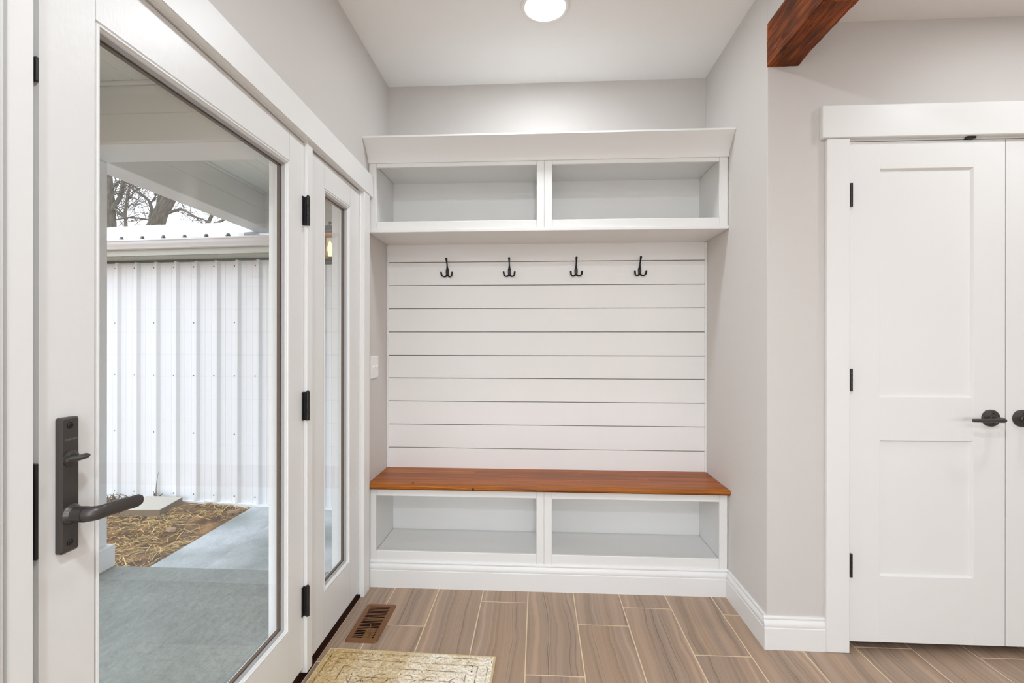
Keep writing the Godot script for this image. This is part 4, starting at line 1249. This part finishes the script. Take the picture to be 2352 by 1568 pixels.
func build_yard() -> void:
	var g := Mb.new()
	var f := fnl(81, 1.0, 5)
	var x0 := -6.2
	var x1 := -2.4
	var z0 := -5.1
	var z1 := -1.5
	var nx := 150
	var nz := 140
	var hgt := func(x: float, z: float) -> float:
		var lift := smoothstep(-3.6, -4.4, z) * smoothstep(-3.0, -3.6, x) * 0.02
		return GY - 0.03 + lift + 0.028 * f.get_noise_2d(x * 2.6, z * 2.6) + 0.012 * f.get_noise_2d(x * 16.0, z * 16.0)
	var N := func(x: float, z: float) -> Vector3:
		var e := 0.01
		return Vector3(hgt.call(x - e, z) - hgt.call(x + e, z), 2 * e, hgt.call(x, z - e) - hgt.call(x, z + e)).normalized()
	var P := []
	var Q := []
	for i in nx + 1:
		for j in nz + 1:
			var x := lerpf(x0, x1, float(i) / nx)
			var z := lerpf(z0, z1, float(j) / nz)
			P.append(Vector3(x, hgt.call(x, z), z)); Q.append(N.call(x, z))
	for i in nx:
		for j in nz:
			var k := [i * (nz + 1) + j, (i + 1) * (nz + 1) + j, (i + 1) * (nz + 1) + j + 1, i * (nz + 1) + j + 1]
			g.squad([P[k[0]], P[k[1]], P[k[2]], P[k[3]]], [Q[k[0]], Q[k[1]], Q[k[2]], Q[k[3]]], k.map(func(q): return Vector2(P[q].x, P[q].z) / 2.4))
	g.box(Vector3(-60, GY - 0.3, -80), Vector3(-0.98, GY - 0.10, 40), 0.0)
	obj("ground", g, M.soil, "bare brown soil strewn with straw between porch and barn", "ground", "", "structure")
	# straw
	var mm := MultiMesh.new()
	mm.transform_format = MultiMesh.TRANSFORM_3D
	mm.use_colors = true
	var blade := Mb.new()
	blade.tube([Vector3(0, 0, -0.5), Vector3(0, 0.02, -0.17), Vector3(0, 0.025, 0.17), Vector3(0, 0, 0.5)], [Vector2(0.016, 0.006), Vector2(0.018, 0.007), Vector2(0.018, 0.007), Vector2(0.012, 0.005)], 5)
	mm.mesh = blade.mesh()
	var r := RandomNumberGenerator.new()
	r.seed = 19
	var tr := []
	var cl := []
	for i in 5200:
		var x := r.randf_range(-5.0, -2.86)
		var z := r.randf_range(-4.62, -2.72)
		if f.get_noise_2d(x * 1.5 + 40.0, z * 1.5) < r.randf_range(-0.5, 0.25): continue
		var l := r.randf_range(0.03, 0.13) * (1.0 if r.randf() < 0.85 else 1.5)
		var b := Basis(Vector3.UP, r.randf() * TAU) * Basis(Vector3.RIGHT, r.randf_range(-0.28, 0.28))
		b = b.scaled_local(Vector3(r.randf_range(0.14, 0.26), 0.2, l))
		tr.append(Transform3D(b, Vector3(x, hgt.call(x, z) + 0.006 + absf(b.z.y) * 0.45, z)))
		var c: Color = Color(0.70, 0.52, 0.25).lerp(Color(0.95, 0.83, 0.55), r.randf())
		if r.randf() < 0.3: c = c * 0.62
		cl.append(c.srgb_to_linear())
	mm.instance_count = tr.size()
	for i in tr.size():
		mm.set_instance_transform(i, tr[i]); mm.set_instance_color(i, cl[i])
	var mi := MultiMeshInstance3D.new()
	mi.name = "straw"
	mi.multimesh = mm
	mi.material_override = M.straw
	add_child(mi)
	tag(mi, "loose golden straw scattered over the brown soil", "straw", "", "stuff")
	# paver leaning on the soil, stones, weeds
	var pv := thing("paver", Vector3(-3.72, -0.40, -4.40), "square pale concrete paver lying on the soil against the barn", "paver")
	var top := PackedVector2Array([Vector2(-3.600, -4.232), Vector2(-3.560, -4.240), Vector2(-3.620, -4.59), Vector2(-4.02, -4.62), Vector2(-3.965, -4.205)])
	top = PackedVector2Array([Vector2(-3.535, -4.235), Vector2(-3.592, -4.590), Vector2(-3.985, -4.606), Vector2(-3.895, -4.205)])
	var ps := Mb.new()
	ps.prism(top, Vector3(0, -0.405, 0), Vector3(1, 0, 0), Vector3(0, 0, 1), Vector3(0, 0.063, 0))
	part("edge", ps, M.paveredge, pv)
	var ps2 := Mb.new()
	ps2.prism(top, Vector3(0, -0.3422, 0), Vector3(1, 0, 0), Vector3(0, 0, 1), Vector3(0, 0.0025, 0))
	part("top_face", ps2, M.paver, pv)
	var sd := [[Vector3(-3.165, -0.405, -3.92), 0.060, 0.4, "flat reddish brown stone lying in the straw near the porch"], [Vector3(-2.93, -0.415, -4.40), 0.062, -0.5, "flat reddish stone flake beside the walkway near the barn"]]
	for s in sd:
		var o := Mb.new()
		var poly := PackedVector2Array()
		r.seed = int(s[1] * 1000) + 3
		for k in 7:
			var a := TAU * k / 7
			poly.append(Vector2(cos(a) * s[1] * r.randf_range(0.75, 1.2), sin(a) * s[1] * 0.6 * r.randf_range(0.75, 1.15)).rotated(s[2]))
		o.prism(poly, s[0], Vector3.RIGHT, Vector3(0, 0.15, 1), Vector3(0, 0.022, 0))
		obj("stone", o, M.stone, s[3], "stone", "loose stones on the soil")
	var tw := Mb.new()
	tw.tube([Vector3(-3.90, -0.40, -4.624), Vector3(-3.90, -0.27, -4.624), Vector3(-3.885, -0.15, -4.622), Vector3(-3.868, -0.09, -4.622)], [0.006, 0.0035, 0.0025, 0.001], 6)
	tw.tube([Vector3(-3.90, -0.39, -4.624), Vector3(-3.92, -0.325, -4.624), Vector3(-3.89, -0.30, -4.622)], [0.008, 0.008, 0.002], 6)
	tw.tube([Vector3(-3.90, -0.39, -4.624), Vector3(-3.85, -0.335, -4.624), Vector3(-3.82, -0.315, -4.620)], [0.006, 0.006, 0.002], 6)
	obj("twig", tw, M.twig, "thin bare dry twig standing against the barn wall behind the paver", "twig")
	r.seed = 4
	var tf := Mb.new()
	for k in 40:
		var p := Vector3(r.randf_range(-4.45, -4.15), -0.39, r.randf_range(-4.64, -4.56))
		tf.tube([p, p + Vector3(r.randf_range(-0.06, 0.06), r.randf_range(0.02, 0.07), r.randf_range(0, 0.05)), p + Vector3(r.randf_range(-0.12, 0.12), r.randf_range(0.02, 0.08), r.randf_range(0, 0.08))], [0.003, 0.0025, 0.001], 5)
	obj("dry_grass", tf, M.twig, "tuft of dry brown grass at the foot of the barn behind the post", "dry grass", "", "stuff")


func build_barn() -> void:
	var a := 0.08
	var o := thing("barn", Vector3(-4.38, -0.40, -4.71), "white ribbed metal barn with a gutter and ribbed metal roof beyond the porch", "barn")
	o.rotation.y = -a
	var pitch := 0.2286
	var H := 2.47
	# one sheet of siding carries four tall ribs with two low ones between each pair
	for s in range(-4, 4):
		var poly := PackedVector2Array()
		var base := s * 4 * pitch - 0.031
		for k in 4:
			var x := base + 0.031 + k * pitch
			poly.append(Vector2(x - 0.030, 0.0)); poly.append(Vector2(x - 0.012, 0.030)); poly.append(Vector2(x + 0.012, 0.030)); poly.append(Vector2(x + 0.030, 0.0))
			for q in [0.078, 0.151]:
				poly.append(Vector2(x + q - 0.010, 0.0)); poly.append(Vector2(x + q - 0.005, 0.0028)); poly.append(Vector2(x + q + 0.005, 0.0028)); poly.append(Vector2(x + q + 0.010, 0.0))
		poly.append(Vector2(base + 4 * pitch, 0.0))
		var m := Mb.new()
		for i in poly.size() - 1:
			var p := Vector3(poly[i].x, 0.012, poly[i].y)
			var q := Vector3(poly[i + 1].x, 0.012, poly[i + 1].y)
			var up := Vector3(0, H - 0.02, 0)
			m.quad_auto(p, q, q + up, p + up, Vector3.BACK)
		m.box(Vector3(base, 0.012, -0.006), Vector3(base + 4 * pitch, H - 0.01, -0.001), 0.0)
		part("siding_sheet", m, M.metal, o, true)
	var sc := Mb.new()
	for k in range(-14, 15):
		for y in [0.075, 0.70, 1.29, 1.83, 2.40]:
			if y == 0.70 and k % 2: continue
			if y == 1.83 and k % 2: continue
			sc.lathe([Vector2(0.0075, 0.0), Vector2(0.0075, 0.002), Vector2(0.0045, 0.003), Vector2(0.004, 0.006), Vector2(0.0001, 0.0065)], Vector3(k * pitch - 0.045, y, 0.0005), Vector3.BACK, 8)
	var scn := part("siding_screws", sc, M.screw, o, true)
	scn.set_meta("kind", "stuff")
	part("base_trim", Mb.new().box(Vector3(-3.6, -0.06, -0.02), Vector3(3.2, 0.014, 0.030), 0.003), M.gutter, o, true)
	part("wall_core", Mb.new().box(Vector3(-3.6, -0.1, -4.0), Vector3(3.2, 2.46, -0.008), 0.0), M.metal, o, true)
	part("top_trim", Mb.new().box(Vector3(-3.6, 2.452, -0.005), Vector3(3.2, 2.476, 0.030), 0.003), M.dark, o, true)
	# vented soffit
	var so := Mb.new()
	so.box(Vector3(-3.6, 2.478, 0.0), Vector3(3.2, 2.49, 0.24), 0.0)
	for k in 420:
		var x := -3.6 + k * 0.0162
		so.box(Vector3(x, 2.472, 0.02), Vector3(x + 0.008, 2.478, 0.225), 0.0)
	part("soffit", so, M.vent, o, true)
	part("fascia", Mb.new().prism(PackedVector2Array([Vector2(0.232, 2.478), Vector2(0.250, 2.478), Vector2(0.254, 2.494), Vector2(0.250, 2.500), Vector2(0.250, 2.60), Vector2(0.232, 2.60)]), Vector3(-3.6, 0, 0), Vector3(0, 0, 1), Vector3.UP, Vector3(6.8, 0, 0)), M.fascia, o, true)
	# K-style gutter
	var gp := PackedVector2Array([Vector2(0.256, 2.536), Vector2(0.318, 2.536), Vector2(0.322, 2.545), Vector2(0.330, 2.552), Vector2(0.332, 2.556), Vector2(0.345, 2.566), Vector2(0.353, 2.580), Vector2(0.356, 2.594), Vector2(0.358, 2.598), Vector2(0.368, 2.600), Vector2(0.370, 2.612), Vector2(0.364, 2.614), Vector2(0.352, 2.606), Vector2(0.346, 2.590), Vector2(0.314, 2.545), Vector2(0.264, 2.545), Vector2(0.264, 2.610), Vector2(0.256, 2.610)])
	part("gutter", Mb.new().prism(gp, Vector3(-3.6, 0, 0), Vector3(0, 0, 1), Vector3.UP, Vector3(6.8, 0, 0), 0.7), M.gutter, o, true)
	# ribbed roof sheets
	var sl := 0.30
	var run := 4.4
	var clo := Mb.new()
	for s in range(-4, 2):
		var m := Mb.new()
		var base := s * 0.9144 - 0.16
		var xs := []
		for k in 4:
			var x := base + 0.05 + k * pitch
			xs.append_array([Vector2(x - 0.030, 0), Vector2(x - 0.014, 0.030), Vector2(x + 0.014, 0.030), Vector2(x + 0.030, 0)])
			clo.box(Vector3(x - 0.019, 2.615, 0.20), Vector3(x + 0.019, 2.645, 0.285), 0.004)
		xs.append(Vector2(base + 0.9144, 0))
		xs.insert(0, Vector2(base, 0))
		for i in xs.size() - 1:
			var p := Vector3(xs[i].x, 2.630 + xs[i].y, 0.295)
			var q := Vector3(xs[i + 1].x, 2.630 + xs[i + 1].y, 0.295)
			var d := Vector3(0, sl * run, -run)
			m.quad_auto(p, q, q + d, p + d, Vector3.UP)
		part("roof_sheet", m, M.roof, o, true)
	part("rib_openings", clo, M.dark, o, true).set_meta("kind", "stuff")
	part("roof_deck", Mb.new().prism(PackedVector2Array([Vector2(0.27, 2.60), Vector2(0.27, 2.612), Vector2(-4.1, 3.92), Vector2(-4.1, 3.90)]), Vector3(-3.6, 0, 0), Vector3(0, 0, 1), Vector3.UP, Vector3(5.35, 0, 0)), M.screw, o, true)
	part("rake_trim", Mb.new().prism(PackedVector2Array([Vector2(0.30, 2.585), Vector2(0.30, 2.66), Vector2(-4.1, 3.98), Vector2(-4.1, 3.90)]), Vector3(1.60, 0, 0), Vector3(0, 0, 1), Vector3.UP, Vector3(0.06, 0, 0)), M.roof, o, true)
	part("lean_to_roof", Mb.new().prism(PackedVector2Array([Vector2(0.30, 2.60), Vector2(0.30, 2.63), Vector2(-2.0, 3.0), Vector2(-2.0, 2.97)]), Vector3(1.66, 0, 0), Vector3(0, 0, 1), Vector3.UP, Vector3(1.6, 0, 0)), M.gutter, o, true)


func twigs(b: Mb, p: Vector3, d: Vector3, l: float, r: float, depth: int, g: RandomNumberGenerator) -> void:
	var pts := [p]
	var rad := [r]
	var dir := d
	var q := p
	for i in 4:
		dir = (dir + Vector3(g.randf_range(-1, 1), g.randf_range(-0.8, 0.9), g.randf_range(-0.35, 0.35)) * 0.28).normalized()
		q += dir * l / 4
		pts.append(q); rad.append(r * lerpf(1.0, 0.45, (i + 1.0) / 4))
	b.tube(pts, rad, 4, Vector3(0.2, 0.1, 1), false)
	if depth <= 0: return
	for k in 3:
		var i := 1 + g.randi() % 4
		twigs(b, pts[i], (dir + Vector3(g.randf_range(-1, 1), g.randf_range(-0.7, 0.9), g.randf_range(-0.3, 0.3)) * 0.9).normalized(), l * g.randf_range(0.5, 0.8), rad[i] * 0.7, depth - 1, g)


func limb(pts: Array, z: float, sides: int) -> Mb:
	# smooth tube through [x, y, radius] points
	var c := Curve3D.new()
	var rr := []
	var out := []
	for i in pts.size():
		var a: Array = pts[maxi(i - 1, 0)]
		var b: Array = pts[mini(i + 1, pts.size() - 1)]
		var tan := Vector3(b[0] - a[0], b[1] - a[1], 0) / 6.0
		c.add_point(Vector3(pts[i][0], pts[i][1], z + 0.06 * sin(i * 1.7 + pts[i][0])), -tan, tan)
	for i in pts.size() - 1:
		for k in 3:
			out.append(c.sample(i, k / 3.0)); rr.append(lerpf(pts[i][2], pts[i + 1][2], k / 3.0))
	out.append(c.sample(pts.size() - 2, 1.0)); rr.append(pts[-1][2])
	return Mb.new().tube(out, rr, sides, Vector3(0.1, 0.1, 1))


func build_trees() -> void:
	var g := RandomNumberGenerator.new()
	var spec := [
		["thick leaning bare tree behind the barn roof, its trunk split in two", -14.0,
			[[[-12.95, -0.6, 0.30], [-12.75, 2.0, 0.27], [-12.08, 4.26, 0.227], [-11.85, 4.75, 0.213], [-11.6, 5.22, 0.2], [-11.4, 5.67, 0.187], [-11.26, 6.07, 0.173], [-11.07, 6.54, 0.147], [-10.6, 7.6, 0.10]],
				[[-12.3, 3.6, 0.13], [-11.97, 4.76, 0.12], [-11.78, 5.2, 0.113], [-11.66, 5.67, 0.107], [-11.6, 6.14, 0.093], [-11.63, 7.0, 0.05]]],
			[[[-11.63, 5.09, 0.067], [-11.34, 5.23, 0.047], [-11.08, 5.32, 0.04], [-10.81, 5.24, 0.033], [-10.5, 5.06, 0.029], [-10.18, 4.94, 0.021], [-9.84, 4.74, 0.013]],
				[[-11.98, 4.74, 0.053], [-11.96, 5.07, 0.053], [-11.99, 5.36, 0.048], [-12.11, 5.64, 0.043], [-12.28, 5.79, 0.04], [-12.47, 5.91, 0.035], [-12.7, 6.05, 0.027], [-13.07, 6.19, 0.021]],
				[[-12.03, 5.0, 0.027], [-12.33, 5.04, 0.024], [-12.64, 5.09, 0.024], [-12.96, 5.07, 0.021], [-13.28, 5.0, 0.021]],
				[[-11.96, 5.53, 0.021], [-11.85, 5.66, 0.019], [-11.77, 5.87, 0.013]], [[-11.44, 5.46, 0.032], [-11.23, 5.8, 0.024], [-10.88, 5.99, 0.013]]]],
		["bare tree with a thick upright trunk close behind the porch post", -12.7,
			[[[-12.5, -0.6, 0.29], [-12.4, 2.0, 0.27], [-12.27, 3.74, 0.248], [-12.23, 4.42, 0.235], [-12.16, 5.1, 0.211], [-12.19, 5.59, 0.186], [-12.24, 6.6, 0.10]]],
			[[[-12.12, 4.72, 0.072], [-11.96, 5.0, 0.06], [-11.83, 5.31, 0.06], [-11.72, 5.64, 0.055], [-11.6, 5.97, 0.042]],
				[[-12.14, 5.22, 0.037], [-11.88, 4.94, 0.03], [-11.67, 4.69, 0.03], [-11.6, 4.4, 0.032]], [[-12.04, 5.46, 0.025], [-11.78, 5.75, 0.022], [-11.47, 5.64, 0.02], [-11.23, 5.52, 0.015]], [[-12.08, 5.28, 0.02], [-11.83, 5.4, 0.015], [-11.47, 5.38, 0.011]]]],
		["slender bare forked tree between the two thick trunks behind the barn", -16.0,
			[[[-14.5, -0.6, 0.09], [-14.55, 2.5, 0.07], [-14.59, 4.7, 0.052], [-14.63, 5.24, 0.049], [-14.69, 5.6, 0.046], [-14.63, 5.94, 0.043], [-14.52, 6.43, 0.037], [-14.45, 6.94, 0.027], [-14.4, 7.8, 0.012]]],
			[[[-14.68, 5.63, 0.034], [-14.84, 5.85, 0.03], [-15.07, 6.1, 0.024]], [[-14.61, 5.97, 0.021], [-14.45, 6.09, 0.018], [-14.16, 6.11, 0.012]], [[-14.55, 6.32, 0.018], [-14.29, 6.55, 0.015], [-14.09, 6.86, 0.011]]]],
		["distant bare tree whose branch shows right of the leaning trunk", -19.0,
			[[[-14.6, -0.6, 0.18], [-14.4, 3.0, 0.14], [-14.2, 5.31, 0.109], [-14.07, 5.82, 0.091], [-13.73, 6.31, 0.072], [-13.35, 6.94, 0.054], [-12.97, 7.66, 0.036]]],
			[[[-14.07, 5.97, 0.072], [-13.54, 6.11, 0.062], [-13.12, 6.28, 0.047], [-12.6, 6.53, 0.029]], [[-13.91, 6.04, 0.025], [-14.29, 6.41, 0.018], [-14.67, 6.56, 0.013]], [[-13.63, 6.4, 0.025], [-13.82, 6.77, 0.018], [-13.92, 7.13, 0.013]]]],
	]
	var sd := 31
	for s in spec:
		g.seed = sd
		sd += 7
		var z: float = s[1]
		var o := thing("tree", Vector3(s[2][0][0][0], -0.6, z), s[0], "tree", "bare winter trees behind the barn")
		for tk in s[2]: part("trunk", limb(tk, z, 14), M.bark, o)
		var fine := Mb.new()
		for l in s[3]:
			part("branch", limb(l, z, 8), M.bark, o)
			for k in 14:
				var i: int = g.randi() % (l.size() - 1)
				var f := g.randf()
				var p := Vector3(lerpf(l[i][0], l[i + 1][0], f), lerpf(l[i][1], l[i + 1][1], f), z)
				var d := Vector3(l[i + 1][0] - l[i][0], l[i + 1][1] - l[i][1], 0).normalized()
				twigs(fine, p, (d * 0.6 + Vector3(g.randf_range(-1, 1), g.randf_range(-0.8, 1), g.randf_range(-0.2, 0.2))).normalized(), g.randf_range(0.4, 0.9), 0.011, 2, g)
		part("twigs", fine, M.bark, o).set_meta("kind", "stuff")
